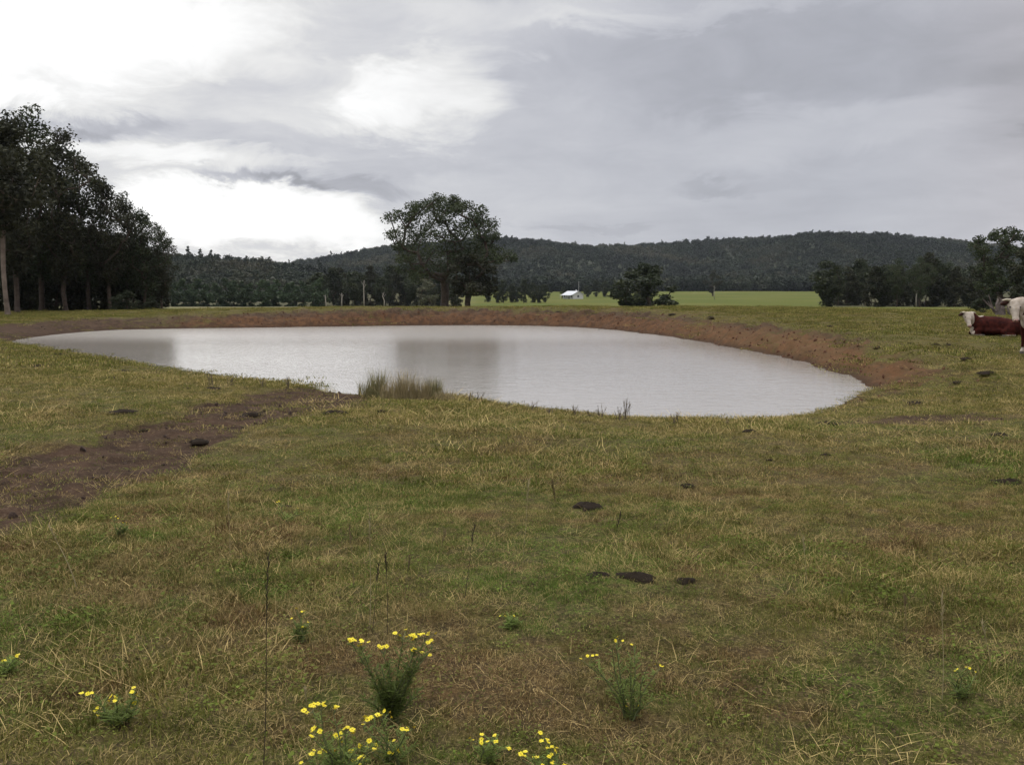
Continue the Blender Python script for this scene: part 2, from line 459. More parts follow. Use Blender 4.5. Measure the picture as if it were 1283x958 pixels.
def water_material():
    m_, t, b, _ = new_mat("murky_water")
    pos = t.node('ShaderNodeNewGeometry').outputs['Position']
    x, y, z = t.sep(pos)
    n = t.noise(pos, 0.12, 3, 0.5)
    t.put(b.inputs['Base Color'], t.mix(n, (0.31, 0.29, 0.262), (0.285, 0.265, 0.238)))
    b.inputs['IOR'].default_value = 1.333
    b.inputs['Specular IOR Level'].default_value = 0.40
    r1 = t.m('MULTIPLY', t.noise(t.vm('MULTIPLY', pos, (1.0, 1.5, 1.0)), 2.6, 4, 0.55, 0.5), 1.8)
    r2 = t.noise(t.vm('MULTIPLY', pos, (1.0, 1.5, 1.0)), 14.0, 2, 0.5)
    wind = t.ramp(t.noise(t.vm('MULTIPLY', pos, (0.4, 1.0, 1.0)), 0.16, 3, 0.5), 0.40, 0.62)
    far = t.ramp(y, 33.0, 43.0)
    wind = t.m('MAXIMUM', far, t.m('MULTIPLY', wind, 0.14))
    t.put(b.inputs['Roughness'], t.m('ADD', 0.045, t.m('MULTIPLY', wind, 0.15)))
    bp = t.node('ShaderNodeBump'); bp.inputs['Distance'].default_value = 0.01
    t.put(bp.inputs['Strength'], t.m('ADD', 0.42, t.m('MULTIPLY', wind, 0.58)))
    t.nt.links.new(t.m('ADD', r1, t.m('MULTIPLY', r2, 0.5)), bp.inputs['Height'])
    t.nt.links.new(bp.outputs[0], b.inputs['Normal'])
    return m_

M_GROUND, M_BLADE, M_WATER = ground_material(), blade_material(), water_material()
M_GUM = leaf_material("gum_leaves", (0.034, 0.046, 0.022), (0.055, 0.068, 0.030))
M_DARK = leaf_material("dark_leaves", (0.026, 0.028, 0.016), (0.042, 0.044, 0.022))
M_MID = leaf_material("wood_leaves", (0.030, 0.040, 0.020), (0.048, 0.055, 0.026), 0.2)
M_YOUNG = leaf_material("young_leaves", (0.045, 0.070, 0.035), (0.060, 0.085, 0.040), 0.3)
M_PALE = leaf_material("pale_leaves", (0.09, 0.10, 0.06), (0.14, 0.14, 0.10), 1.0)
M_HILL = leaf_material("hill_leaves", (0.020, 0.030, 0.017), (0.034, 0.045, 0.022), 0.02, 0.1)
def stand_patches(m_):
    t = NT(m_.node_tree); nt = m_.node_tree
    b = [n for n in nt.nodes if n.type == 'BSDF_PRINCIPLED'][0]; src = b.inputs['Base Color'].links[0].from_socket
    pos = t.node('ShaderNodeNewGeometry').outputs['Position']
    n = t.noise(t.vm('MULTIPLY', pos, (1.0, .7, 2.0)), 0.009, 5, 0.6, 0.5)
    k = t.ramp(n, .36, .64, .55, 1.55)
    c_ = t.vm('MULTIPLY', t.mix(t.ramp(n, .5, .65), src, (0.042, 0.040, 0.022)), t.comb(k, k, k))
    t.put(b.inputs['Base Color'], c_)
stand_patches(M_HILL)
M_BARK = simple("dark_bark", (0.060, 0.045, 0.035), 0.9, 0.35, 3.0, 0.3)
M_GUMBARK = simple("smooth_gum_bark", (0.22, 0.175, 0.14), 0.8, 0.3, 1.5, 0.2, col2=(0.09, 0.068, 0.052))
M_PALEBARK = simple("pale_bark", (0.27, 0.25, 0.21), 0.8, 0.2, 2.0)

# ------------------------------------------------------------------ ground
def grow(a, b, first, ratio):
    out, v, s = [], a, first
    while v < b:
        out.append(v); v += s; s *= ratio
    return out
def build_ground():
    ys = [-300, -180, -100, -60, -40, -25, -15, -10, -7, -5] + list(np.arange(-4, 2, .5)) + list(np.arange(2, 18.5, .075)) + list(np.arange(18.5, 64, .24)) + grow(64, 2600, .5, 1.05) + [2600]
    xp = list(np.arange(0, 10, .085)) + list(np.arange(10, 36, .26)) + grow(36, 2400, .5, 1.08) + [2400]
    xs = [-v for v in xp[:0:-1]] + xp
    X, Y = np.meshgrid(xs, ys)
    z, soil, mud, sd = fields(X, Y)
    nx, ny = len(xs), len(ys)
    V = np.stack([X.ravel(), Y.ravel(), z.ravel()], 1)
    i = np.arange(nx * ny).reshape(ny, nx)
    Fc = np.stack([i[:-1, :-1], i[:-1, 1:], i[1:, 1:], i[1:, :-1]], -1).reshape(-1, 4)
    me = bpy.data.meshes.new("ground")
    me.vertices.add(len(V)); me.vertices.foreach_set('co', V.ravel())
    me.loops.add(Fc.size); me.loops.foreach_set('vertex_index', Fc.ravel().astype(np.int32))
    me.polygons.add(len(Fc)); me.polygons.foreach_set('loop_start', np.arange(0, Fc.size, 4, dtype=np.int32))
    me.update(calc_edges=True)
    me.polygons.foreach_set('use_smooth', np.ones(len(Fc), bool))
    wet = sstep(z - ZW, .16, .02) * (sd < 3)
    cols = np.stack([soil.ravel(), mud.ravel(), wet.ravel(), np.ones(X.size)], 1)
    attr(me, 'masks', 'FLOAT_COLOR', 'POINT', cols)
    redf = ctrl(X.ravel(), Y.ravel(), 4)
    attr(me, 'shore', 'FLOAT', 'POINT', (sstep(redf, .25, .7) * sstep(sd.ravel(), 2.1, .25)).astype(np.float32))
    me.materials.append(M_GROUND)
    tag(link("ground", me), kind="structure")
build_ground()

c = POND.mean(0); nrm = POND - c
P2 = []
for i in range(len(POND)):      # slightly past the shore so that the banks cut the waterline
    tdir = POND[(i + 1) % len(POND)] - POND[i - 1]; n_ = np.array([tdir[1], -tdir[0]]) / (np.linalg.norm(tdir) + 1e-9)
    P2.append(POND[i] + n_ * 0.8)
sgn = 1 if poly_sd(np.array([P2[40][0]]), np.array([P2[40][1]]), POND)[0] > 0 else -1
if sgn < 0: P2 = [2 * POND[i] - P2[i] for i in range(len(POND))]
bm = bmesh.new()
f = bm.faces.new([bm.verts.new((p[0], p[1], ZW)) for p in P2]); bm.normal_update()
if f.normal.z < 0: f.normal_flip()
me = bpy.data.meshes.new("water"); bm.to_mesh(me); bm.free(); me.materials.append(M_WATER)
tag(link("water", me), kind="structure")

# ------------------------------------------------------------------ hills
RIDGE_Y = 1350.0
_sky_px = np.array([-900, -300, 0, 200, 335, 380, 440, 480, 540, 620, 680, 740, 800, 880, 960, 1010, 1060, 1130, 1200, 1283, 1500, 2200])
_sky_py = np.array([350, 345, 338, 334, 331, 324, 314, 307, 303, 298, 297, 303, 300, 299, 296, 291, 290, 293, 299, 304, 312, 340])
_rx = (_sky_px - CX) / F_PX * RIDGE_Y
_rz = EYE + (364.5 - (_sky_py + 14.0 + np.interp(_sky_px, [700, 1000, 1200], [0, 5, 6]))) / F_PX * RIDGE_Y
NEAR_Y = 620.0
_n_px = np.array([-900, -300, 0, 200, 240, 300, 335, 380, 430, 500, 600])
_n_py = np.array([300, 305, 309, 317, 323, 329, 333, 341, 350, 362, 372])
_nx = (_n_px - CX) / F_PX * NEAR_Y
_nz = EYE + (364.5 - (_n_py + 6.0)) / F_PX * NEAR_Y
def hz(x, y):
    a = np.interp(x * RIDGE_Y / np.maximum(np.minimum(y, RIDGE_Y + 300), 700), _rx, _rz)
    t = sstep(y, 690, RIDGE_Y) * (1 - 0.55 * sstep(y, RIDGE_Y, RIDGE_Y + 700))
    spur = fbm(x / 210 + .3, y / 420, 71, 4)
    h1 = a * t + spur * 34 * np.sin(np.pi * np.clip((y - 680) / (RIDGE_Y - 680), 0, 1)) - 4 * (1 - sstep(y, 660, 760))
    b = np.interp(x, _nx, _nz)
    t2 = sstep(y, 330, NEAR_Y) * (1 - sstep(y, NEAR_Y, NEAR_Y + 260))
    h2 = b * t2 + fbm(x / 80, y / 120, 77, 3) * 5 * t2 - 4
    return np.maximum(h1, h2)
def build_hills():
    xs = np.arange(-1900, 1901, 25.); ys = np.arange(330, 2300, 25.)
    X, Y = np.meshgrid(xs, ys); Z = hz(X, Y)
    i = np.arange(X.size).reshape(X.shape)
    Fc = np.stack([i[:-1, :-1], i[:-1, 1:], i[1:, 1:], i[1:, :-1]], -1).reshape(-1, 4)
    me = mesh_from("hills", np.stack([X.ravel(), Y.ravel(), Z.ravel()], 1), Fc, [simple("forest_floor", (0.035, 0.042, 0.022), .95, .3, 0.02)], True)
    tag(link("hills", me), kind="structure")
build_hills()

# ------------------------------------------------------------------ scatter ("stuff")
def scatter(name, pts, rot, scl, idx, templates, label=None):
    me = bpy.data.meshes.new(name)
    me.vertices.add(len(pts)); me.vertices.foreach_set('co', np.asarray(pts, np.float32).ravel())
    attr(me, 'rot', 'FLOAT_VECTOR', 'POINT', rot); attr(me, 'scl', 'FLOAT_VECTOR', 'POINT', scl); attr(me, 'idx', 'INT', 'POINT', idx.astype(np.int32))
    me.update()
    o = link(name, me)
    coll = bpy.data.collections.new(name + "_kinds")
    for tmp in templates: coll.objects.link(tmp)
    ng = bpy.data.node_groups.new(name + "_spread", 'GeometryNodeTree')
    ng.interface.new_socket("Geometry", in_out='INPUT', socket_type='NodeSocketGeometry')
    ng.interface.new_socket("Geometry", in_out='OUTPUT', socket_type='NodeSocketGeometry')
    N, L = ng.nodes, ng.links
    gi, go = N.new('NodeGroupInput'), N.new('NodeGroupOutput')
    ci = N.new('GeometryNodeCollectionInfo'); ci.inputs['Collection'].default_value = coll
    ci.inputs['Separate Children'].default_value = True; ci.inputs['Reset Children'].default_value = True
    ip = N.new('GeometryNodeInstanceOnPoints'); ip.inputs['Pick Instance'].default_value = True
    def na(nm, typ):
        a = N.new('GeometryNodeInputNamedAttribute'); a.data_type = typ; a.inputs[0].default_value = nm
        return a.outputs[0]
    e2r = N.new('FunctionNodeEulerToRotation')
    L.new(na('rot', 'FLOAT_VECTOR'), e2r.inputs[0]); L.new(e2r.outputs[0], ip.inputs['Rotation'])
    L.new(na('scl', 'FLOAT_VECTOR'), ip.inputs['Scale']); L.new(na('idx', 'INT'), ip.inputs['Instance Index'])
    L.new(gi.outputs[0], ip.inputs['Points']); L.new(ci.outputs[0], ip.inputs['Instance']); L.new(ip.outputs[0], go.inputs[0])
    md = o.modifiers.new("spread", 'NODES'); md.node_group = ng
    tag(o, label, kind="stuff")
    return o

def leaf_cloud(centres, radii, n, size, seed, aspect=0.5, flat=0.75, droop=0.0, shell=0.55):
    """n quads spread through each blob, denser to its skin"""
    g = np.random.default_rng(seed)
    C = np.repeat(np.asarray(centres, float), n, 0); Rr = np.repeat(np.asarray(radii, float), n)
    N_ = len(C)
    d = g.normal(size=(N_, 3)); d /= np.linalg.norm(d, axis=1)[:, None]
    rad = Rr * (shell + (1 - shell) * g.random(N_)) * (0.75 + 0.5 * g.random(N_))
    P = C + d * rad[:, None] * np.array([1, 1, flat])
    a = g.normal(size=(N_, 3)); a[:, 2] = a[:, 2] * 0.7 - droop; a /= np.linalg.norm(a, axis=1)[:, None]
    b = np.cross(a, g.normal(size=(N_, 3))); b /= np.linalg.norm(b, axis=1)[:, None] + 1e-9
    s = size * (0.6 + 0.8 * g.random(N_))
    a = a * s[:, None]; b = b * (s * aspect)[:, None]
    V = np.stack([P - a, P - b * .9 + a * .1, P + a, P + b + a * .15], 1).reshape(-1, 3)
    Fc = np.arange(N_ * 4).reshape(-1, 4)
    return V, Fc

def tube(pts, rads, sides=6, caps=True):
    """tapered tube through points; returns verts, faces"""
    pts = [Vector(p) for p in pts]; V, Fc = [], []
    up = Vector((0.13, 0.21, 1)).normalized()
    for i, p in enumerate(pts):
        d = (pts[min(i + 1, len(pts) - 1)] - pts[max(i - 1, 0)])
        if d.length < 1e-9: d = Vector((0, 0, 1))
        d.normalize()
        u = d.cross(Vector((1, 0, 0)) if abs(d.x) < .7 else Vector((0, 1, 0))).normalized(); w = d.cross(u)
        for k in range(sides):
            a = 2 * math.pi * k / sides
            V.append(p + (u * math.cos(a) + w * math.sin(a)) * rads[i])
    for i in range(len(pts) - 1):
        for k in range(sides):
            k2 = (k + 1) % sides
            Fc.append((i * sides + k, i * sides + k2, (i + 1) * sides + k2, (i + 1) * sides + k))
    if caps: Fc.append(tuple(range(sides - 1, -1, -1))); Fc.append(tuple((len(pts) - 1) * sides + k for k in range(sides)))
    return V, Fc

class Geo:
    def __init__(self): self.V, self.F = [], []
    def add(self, V, Fc):
        o = len(self.V); self.V += [tuple(v) for v in V]; self.F += [tuple(int(i) + o for i in f) for f in Fc]
    def mesh(self, name, mats, smooth=False): return mesh_from(name, self.V, self.F, mats, smooth)

def tree_meshes(seed, h, centres, radii, bare, leaf, n, mat, bark, r0, droop=0.2, lean=(0, 0), flat=0.75, fork=0.35, shell=0.5, aspect=.5):
    """a trunk with limbs reaching to every leaf clump; pipe-model thickness"""
    g = np.random.default_rng(seed)
    nodes = [np.array([0, 0, -0.3])]; par = [-1]; wob = g.normal(size=2) * h * .012
    k = 7
    for i in range(1, k + 1):
        f_ = i / k
        p = np.array([lean[0] * f_ + wob[0] * math.sin(f_ * 4), lean[1] * f_ + wob[1] * math.sin(f_ * 3), bare * f_]) + (g.normal(size=3) * np.array([1, 1, 0]) * h * 0.001)
        nodes.append(p); par.append(len(nodes) - 2)
    order = np.argsort([np.linalg.norm(np.array(c) - nodes[-1]) for c in centres])
    for ci in order:
        c = np.array(centres[ci], float)
        best, bc = 0, 1e9
        for j in range(3, len(nodes)):
            dv = c - nodes[j]; dist = np.linalg.norm(dv)
            cost = dist + max(0, -dv[2] + 0.25 * dist) * 2.0
            if cost < bc: bc, best = cost, j
        s = nodes[best]; L_ = np.linalg.norm(c - s); steps = max(2, int(L_ / (h * 0.06)))
        prev = best
        for q in range(1, steps + 1):
            f_ = q / steps
            p = s + (c - s) * f_; p[2] += -math.sin(f_ * math.pi) * L_ * 0.10
            p = p + g.normal(size=3) * L_ * 0.035 * (1 if q < steps else 0)
            nodes.append(p); par.append(prev); prev = len(nodes) - 1
    w = np.zeros(len(nodes)); kids = [0] * len(nodes)
    for i in range(len(nodes) - 1, 0, -1):
        if w[i] == 0: w[i] = 1.0
        w[par[i]] += w[i]; kids[par[i]] += 1
    w = np.maximum(w, 1); rad = r0 * (w / w.max()) ** 0.5
    rad = np.maximum(rad, r0 * 0.05); rad[0] = rad[1] * 1.35
    geo = Geo()
    for i in range(1, len(nodes)):
        V, Fc = tube([nodes[par[i]], nodes[i]], [min(rad[par[i]], rad[i] * 1.5), rad[i]], 8 if rad[i] > r0 * .3 else 5, False)
        geo.add(V, Fc)
    tm = geo.mesh("trunk", [bark], True)
    V, Fc = leaf_cloud(centres, radii, n, leaf, seed + 5, aspect, flat, droop, shell)
    cm = bpy.data.meshes.new("crown")
    cm.vertices.add(len(V)); cm.vertices.foreach_set('co', V.astype(np.float32).ravel())
    cm.loops.add(Fc.size); cm.loops.foreach_set('vertex_index', Fc.ravel().astype(np.int32))
    cm.polygons.add(len(Fc)); cm.polygons.foreach_set('loop_start', np.arange(0, Fc.size, 4, dtype=np.int32))
    cm.update(calc_edges=True); cm.materials.append(mat)
    return tm, cm

def crown_blobs(seed, n, h, lo, rx, ry, bulge=0.5, rmin=0.07, rmax=0.13, shell=0.45):
    """clump centres inside a crown between lo*h and h; widest at the bulge"""
    g = np.random.default_rng(seed); C, Rr = [], []
    while len(C) < n:
        f_ = g.random(); wdt = (math.sin(math.pi * min(1, (f_ + .12) ** (math.log(.5) / math.log(bulge + .12)) if f_ + .12 < 1 else .98))) ** .6
        a = g.random() * 6.283; r = math.sqrt(shell + (1 - shell) * g.random()) if g.random() < .75 else g.random() * .6
        rr = h * (rmin + (rmax - rmin) * g.random())
        c = (math.cos(a) * r * rx * wdt, math.sin(a) * r * ry * wdt, h * (lo + (1 - lo) * f_) - rr * .6)
        if any((c[0] - q[0]) ** 2 + (c[1] - q[1]) ** 2 + (c[2] - q[2]) ** 2 < (rr * .75) ** 2 for q in C) and g.random() < .85: continue
        C.append(c); Rr.append(rr)
    return C, Rr

def make_tree(name, meshes, loc, rotz, scale, label, cat, group=None):
    o = bpy.data.objects.new(name, None); COL.objects.link(o)
    o.location = tuple(float(v) for v in loc); o.rotation_euler = (0, 0, rotz)
    o.scale = scale if isinstance(scale, tuple) else (scale,) * 3
    o.empty_display_size = .5
    link("trunk", meshes[0], o); link("crown", meshes[1], o)
    return tag(o, label, cat, group)

# --- the far forest on the hills: one mass
def forest():
    temps = []
    for k in range(6):
        g = np.random.default_rng(100 + k)
        cone = k >= 4
        C, Rr = ([], [])
        if cone:
            for q in range(7):
                f_ = q / 6; C.append((g.normal() * .4, g.normal() * .4, 2 + 9 * f_)); Rr.append(2.6 * (1 - f_) + .5)
        else:
            for q in range(9):
                a = g.random() * 6.28; r = g.random() ** .5 * 3.3
                C.append((math.cos(a) * r, math.sin(a) * r, 5 + 4.5 * g.random() - r * .5)); Rr.append(1.3 + g.random() * 1.0)
        V, Fc = leaf_cloud(C, Rr, 26, 0.62, 300 + k, 0.75, .8)
        geo = Geo(); geo.add(V, Fc)
        geo.add(*tube([(0, 0, -3), (0, 0, 3), (0.2, 0, 7)], [.35, .28, .12], 4))
        temps.append(bpy.data.objects.new("hill_tree_form_%d" % k, geo.mesh("hill_tree", [M_HILL])))
    g = np.random.default_rng(3)
    P = []
    n = 60000
    x = g.uniform(-1100, 1150, n); y = g.uniform(690, 1460, n)
    keep = (np.abs(x) < .62 * y + 60)
    x, y = x[keep][:23000], y[keep][:23000]
    # the nearer wooded rise on the left
    x2 = g.uniform(-620, 0, 14000); y2 = g.uniform(345, 690, 14000)
    k2 = (hz(x2, y2) > -1.5) & (np.abs(x2) < .66 * y2 + 40) & (x2 < -.12 * y2)
    x2, y2 = x2[k2][:6500], y2[k2][:6500]
    near2 = np.ones(len(x2))
    # dark belt of taller trees where the paddock ends
    x3 = g.uniform(-240, 600, 2600); y3 = 655 + 40 * g.random(2600) + 25 * np.sin(x3 / 60.)
    X = np.concatenate([x, x2, x3]); Y = np.concatenate([y, y2, y3])
    Z = hz(X, Y)
    Z[len(x) + len(x2):] = np.maximum(Z[len(x) + len(x2):], -0.5)
    s = np.concatenate([g.uniform(.6, 1.15, len(x)), g.uniform(.45, .8, len(x2)), g.uniform(.7, 1.25, len(x3))])
    # emergent crowns on the ridge break the skyline
    em = g.random(len(X)) < .03
    s = np.where(em, s * 1.2, s)
    N_ = len(X)
    rot = np.stack([g.normal(size=N_) * .05, g.normal(size=N_) * .05, g.random(N_) * 6.28], 1)
    idx = np.where(g.random(N_) < .93, g.integers(0, 4, N_), g.integers(4, 6, N_))
    a, b_ = len(x), len(x) + len(x2)
    idx[a:b_] = np.where(g.random(b_ - a) < .16, g.integers(4, 6, b_ - a), idx[a:b_])
    scatter("forest", np.stack([X, Y, Z], 1), rot, np.stack([s * g.uniform(.85, 1.3, N_), s, s * g.uniform(.8, 1.15, N_)], 1), idx, temps)
forest()

# --- the tree in the middle, behind the dam wall
def sp_tree(pxw):
    """photo-measured crown: (px offset from trunk, px height above base, px radius) to metres"""
    return pxw
HERO_D = 118.0
mpp = HERO_D / F_PX
g = np.random.default_rng(11)
hero = [(-40, 126, 9), (-24, 132, 10), (-6, 135, 9), (12, 132, 9), (30, 126, 9), (46, 120, 9), (60, 106, 9), (-56, 116, 9), (-68, 92, 9), (-60, 108, 10), (-62, 78, 8), (-48, 96, 12), (-44, 116, 10), (-50, 82, 10), (-30, 122, 11), (-28, 104, 12), (-34, 88, 11), (-14, 128, 11), (-10, 112, 12),
        (2, 126, 10), (4, 108, 12), (-16, 92, 12), (0, 90, 12), (16, 130, 8), (20, 118, 9), (22, 100, 11), (18, 84, 12), (36, 108, 10), (38, 92, 12), (48, 112, 9), (54, 100, 10),
        (60, 92, 10), (64, 88, 7), (48, 82, 12), (32, 76, 12), (56, 74, 10), (68, 70, 10), (80, 66, 9), (86, 62, 6), (44, 62, 10), (62, 60, 8), (-46, 66, 12), (-56, 62, 9), (-30, 68, 13), (-12, 72, 13), (6, 70, 13),
        (22, 62, 12), (-40, 50, 12), (-24, 50, 12), (-52, 48, 8), (-36, 40, 9), (-8, 54, 11), (10, 52, 12)]
C = [(a * mpp, g.normal() * 2.0 * (0.5 + b / 130), b * mpp) for a, b, r in hero] + [(a * mpp * .8, (1 if q % 2 else -1) * g.uniform(1.5, 5), (b - 3) * mpp) for q, (a, b, r) in enumerate(hero)]
Rr = [r * mpp * 1.1 for a, b, r in hero] * 2
tm = tree_meshes(21, 14, C, Rr, 4.2, 0.145, 240, M_GUM, M_BARK, 0.52, flat=.75)
make_tree("gum_tree", tm, at(557, HERO_D), 0, 1.0, "tall spreading gum with open domed crown standing alone behind the pond's far bank", "tree")
small = [(-8, 58, 8), (6, 60, 8), (18, 52, 9), (28, 46, 8), (-14, 48, 9), (0, 44, 11), (14, 38, 10), (26, 34, 9), (-18, 34, 8), (-6, 30, 10), (10, 26, 10), (22, 22, 8), (-14, 22, 7), (30, 24, 6), (0, 20, 8)]
C = [(a * mpp, g.normal() * 1.2, b * mpp) for a, b, r in small] + [(a * mpp * .7, g.normal() * 2.0, b * mpp) for a, b, r in small]
tm = tree_meshes(22, 7, C, [r * mpp for a, b, r in small] * 2, 2.0, 0.2, 130, M_DARK, M_BARK, 0.36)
make_tree("broad_tree", tm, at(587, HERO_D - 6), 0, 1.0, "shorter dense dark tree just right of the tall gum behind the bank", "tree")
# pale sapling by the gum's foot
C, Rr = crown_blobs(33, 24, 3.6, .1, 1.9, 1.3, .6, .08, .14)
tm = tree_meshes(34, 4, C, Rr, .5, 0.10, 80, M_PALE, M_BARK, 0.05, shell=.2)
make_tree("sapling", tm, at(534, HERO_D - 22), 0, 1.0, "small pale leafed sapling at the left foot of the tall gum", "tree")

# --- generic tree kinds, shared by copies
KINDS = {}
def kind(key, seed, h, n, lo, rx, ry, bulge, bare, leaf, dens, mat, bark, r0, **kw):
    C, Rr = crown_blobs(seed, n, h, lo, rx, ry, bulge, kw.pop('rmin', .06), kw.pop('rmax', .12), kw.pop('cshell', .45))
    KINDS[key] = tree_meshes(seed + 1, h, C, Rr, bare, leaf, dens, mat, bark, r0, **kw)
for k in range(4):
    kind(('gum', k), 40 + 3 * k, 16, 66, .22, 3.5 + .5 * (k % 2), 3.1, .60, 4.2, .15, 118, M_GUM if k % 2 else M_DARK, M_BARK, .20, rmin=.045, rmax=.085)
for k in range(3):
    kind(('she_oak', k), 60 + 3 * k, 10, 40, .03, 2.8, 2.6, .35, 1.8, .20, 170, M_DARK, M_BARK, .17, rmin=.07, rmax=.12)
for k in range(3):
    kind(('wood', k), 80 + 3 * k, 10, 34, .10, 2.8 + .4 * k, 2.8, .6, 2.6, .26, 110, M_MID, M_BARK, .16, rmin=.07, rmax=.13)
for k in range(2):
    kind(('young', k), 95 + 3 * k, 8, 24, .04, 2.2, 2.2, .5, 1.3, .30, 90, M_YOUNG, M_BARK, .15, rmin=.08, rmax=.14)
kind(('bush', 0), 120, 8, 46, .04, 5.4, 4.5, .42, 1.2, .24, 150, M_MID, M_BARK, .35, rmin=.09, rmax=.15)
kind(('oak', 0), 130, 9, 26, .2, 3.6, 3.2, .6, 2.2, .30, 100, M_DARK, M_BARK, .3)

# --- the grove on the left: (column px, distance, height, kind, seed)
TALL = [(-25, 72, 16.5, 1), (22, 70, 15.6, 2), (52, 78, 17.6, 3), (84, 76, 15.2, 0), (112, 80, 13.6, 1), (138, 78, 11.8, 2), (160, 82, 10.8, 3), (184, 80, 9.2, 1), (204, 82, 7.4, 0)]
lab_tall = {-70: "outermost tall gum", }
grove = []
for i, (px, d, h, k) in enumerate(TALL):
    m_ = KINDS[('gum', k)]
    p = at(px, d)
    grove.append((px, make_tree("gum_tree", m_, p, rng.random() * 6.28, (h / 16 * rng.uniform(.9, 1.05), h / 16, h / 16), None, "tree", "tall gums of the left grove")))
for n_, (px, o) in enumerate([q for q in grove if q[0] > -60]):
    o['label'] = "%s tall gum from the left in the grove left of the pond" % ORD[n_]
UND = [(-40, 84, 8.5), (-5, 80, 9), (18, 88, 9.5), (38, 84, 8), (56, 90, 9.5), (72, 82, 8), (90, 88, 9), (104, 84, 7.8), (120, 90, 8.5), (136, 84, 7.6), (152, 88, 7.6), (168, 84, 6.6), (184, 90, 6.2), (196, 84, 4.2)]
for i, (px, d, h) in enumerate(UND):
    make_tree("she_oak", KINDS[('she_oak', i % 3)], at(px, d), rng.random() * 6.28, h / 10, "%s dark bushy tree from the left under the grove's tall gums" % ORD[i], "tree", "dark understorey trees of the left grove")
# the pale-trunked gum standing before the grove
C, Rr = crown_blobs(151, 30, 12.5, .5, 3.4, 3.0, .6, .05, .09)
tm = tree_meshes(152, 12.5, C, Rr, 6.8, .17, 170, M_DARK, M_GUMBARK, .15, lean=(-.1, .1))
make_tree("gum_tree", tm, at(11, 60), 0, 1.0, "gum with a bare pale brown trunk at the left grove's front edge", "tree")
tm = tree_meshes(153, 12.5, C, Rr, 6.5, .17, 150, M_DARK, M_GUMBARK, .10, lean=(-.1, .1))
make_tree("gum_tree", tm, at(-6, 61), 2.0, 1.0, "thin gum trunk beside the pale trunked gum at the left edge", "tree")
# low bushes at the grove's right end
for px, d, s, lb in [(160, 72, .22, "low round bush at the right end of the left grove"), (192, 72, .16, "smallest bush right of the left grove, on the pond bank"),
                     (146, 74, .17, "low bush under the last tall gums of the left grove")]:
    make_tree("bush", KINDS[('bush', 0)], at(px, d), rng.random() * 6, s, lb, "bush", "low bushes by the left grove")

# --- rows and clumps farther out
def row(spots, kinds, lab, grp, name="tree", hmean=1.0):
    spots = sorted(spots)
    for i, (px, d, h) in enumerate(spots):
        k = kinds[i % len(kinds)]; base = {'wood': 10, 'young': 8, 'she_oak': 10, 'gum': 16}[k[0]]
        make_tree(name, KINDS[k], at(px, d), rng.random() * 6.28, (h / base * rng.uniform(.9, 1.3), h / base, h / base), lab % ORD[i], "tree", grp)
W3 = [('wood', 0), ('wood', 1), ('wood', 2)]
sp_ = [(205 + i * 11 + rng.uniform(-3, 3), 225 + rng.uniform(-8, 14), rng.uniform(5.8, 7.4)) for i in range(19)]
row(sp_, [('young', 0), ('young', 1)], "%s tree from the left in the greener plantation row before the left hill", "young trees of the plantation row", "plantation_tree")
sp_ = [(395 + i * 9.5 + rng.uniform(-4, 4), 240 + rng.uniform(-15, 30), rng.uniform(8.5, 12.5) * (1 if i < 14 else .75)) for i in range(20)]
row(sp_, W3 + [('she_oak', 1)], "%s tree from the left in the dark belt left of the lone gum", "trees of the belt behind the lone gum", "belt_tree")
sp_ = [(612 + i * 9 + rng.uniform(-3, 3), 330 + rng.uniform(-20, 30), rng.uniform(6.5, 9.5)) for i in range(9)]
row(sp_, W3, "%s tree from the left in the clump left of the white farmhouse", "trees left of the farmhouse", "clump_tree")
sp_ = [(736 + i * 11, 470 + rng.uniform(-10, 30), rng.uniform(7, 10)) for i in range(5)] + [(706, 462, 6.0)]
row(sp_, W3, "%s tree from the left around the white farmhouse", "trees around the farmhouse", "farm_tree")
sp_ = [(1030 + i * 7.0 + rng.uniform(-4, 4), 165 + rng.uniform(-12, 55), rng.uniform(7.0, 10.5)) for i in range(31)]
row(sp_, W3 + [('gum', 1), ('she_oak', 2)], "%s tree from the left in the open wood at the paddock's right end", "trees of the right hand wood", "wood_tree")

make_tree("round_tree", KINDS[('bush', 0)], at(813, 150), .6, (1.45, 1.2, .98), "low round bushy tree alone on the green paddock's front edge", "tree")
make_tree("broad_tree", KINDS[('oak', 0)], at(893, 500), 0, (1.45, 1.45, 1.55), "dark flat topped tree rising above the belt behind the green paddock", "tree")
tmk = KINDS[('gum', 3)]
C = [(-4.2, 0, 9.0), (-3.2, .5, 10), (-1.6, -.5, 10.4), (-.4, .6, 11), (.9, 0, 11.2), (2.2, .4, 10.4), (3.4, -.3, 10), (-2.6, 1, 8.4), (0, -1, 8.8), (1.8, 1, 8.6), (3.2, .5, 8.2), (-1, 0, 7.2), (1, .8, 6.8), (2.4, -1, 6.2),
     (-2.8, .2, 6), (0, 1.5, 5.4), (-1.8, -1, 4.6), (2.6, 1, 4.4), (1, -1.4, 4), (3.6, 0, 5.4), (-3, 0, 3.6), (0, 0, 3.2), (3.4, 0.5, 3)]
C = C + [(a * .8, b + (1.6 if i % 2 else -1.6), c_ - .5) for i, (a, b, c_) in enumerate(C)]
tm = tree_meshes(171, 11.5, C, [1.0] * len(C), 2.8, .19, 170, M_GUM, M_BARK, .40, flat=.75)
make_tree("gum_tree", tm, at(1253, 104), 0, .80, "tall dark gum behind the two cows at the right", "tree")
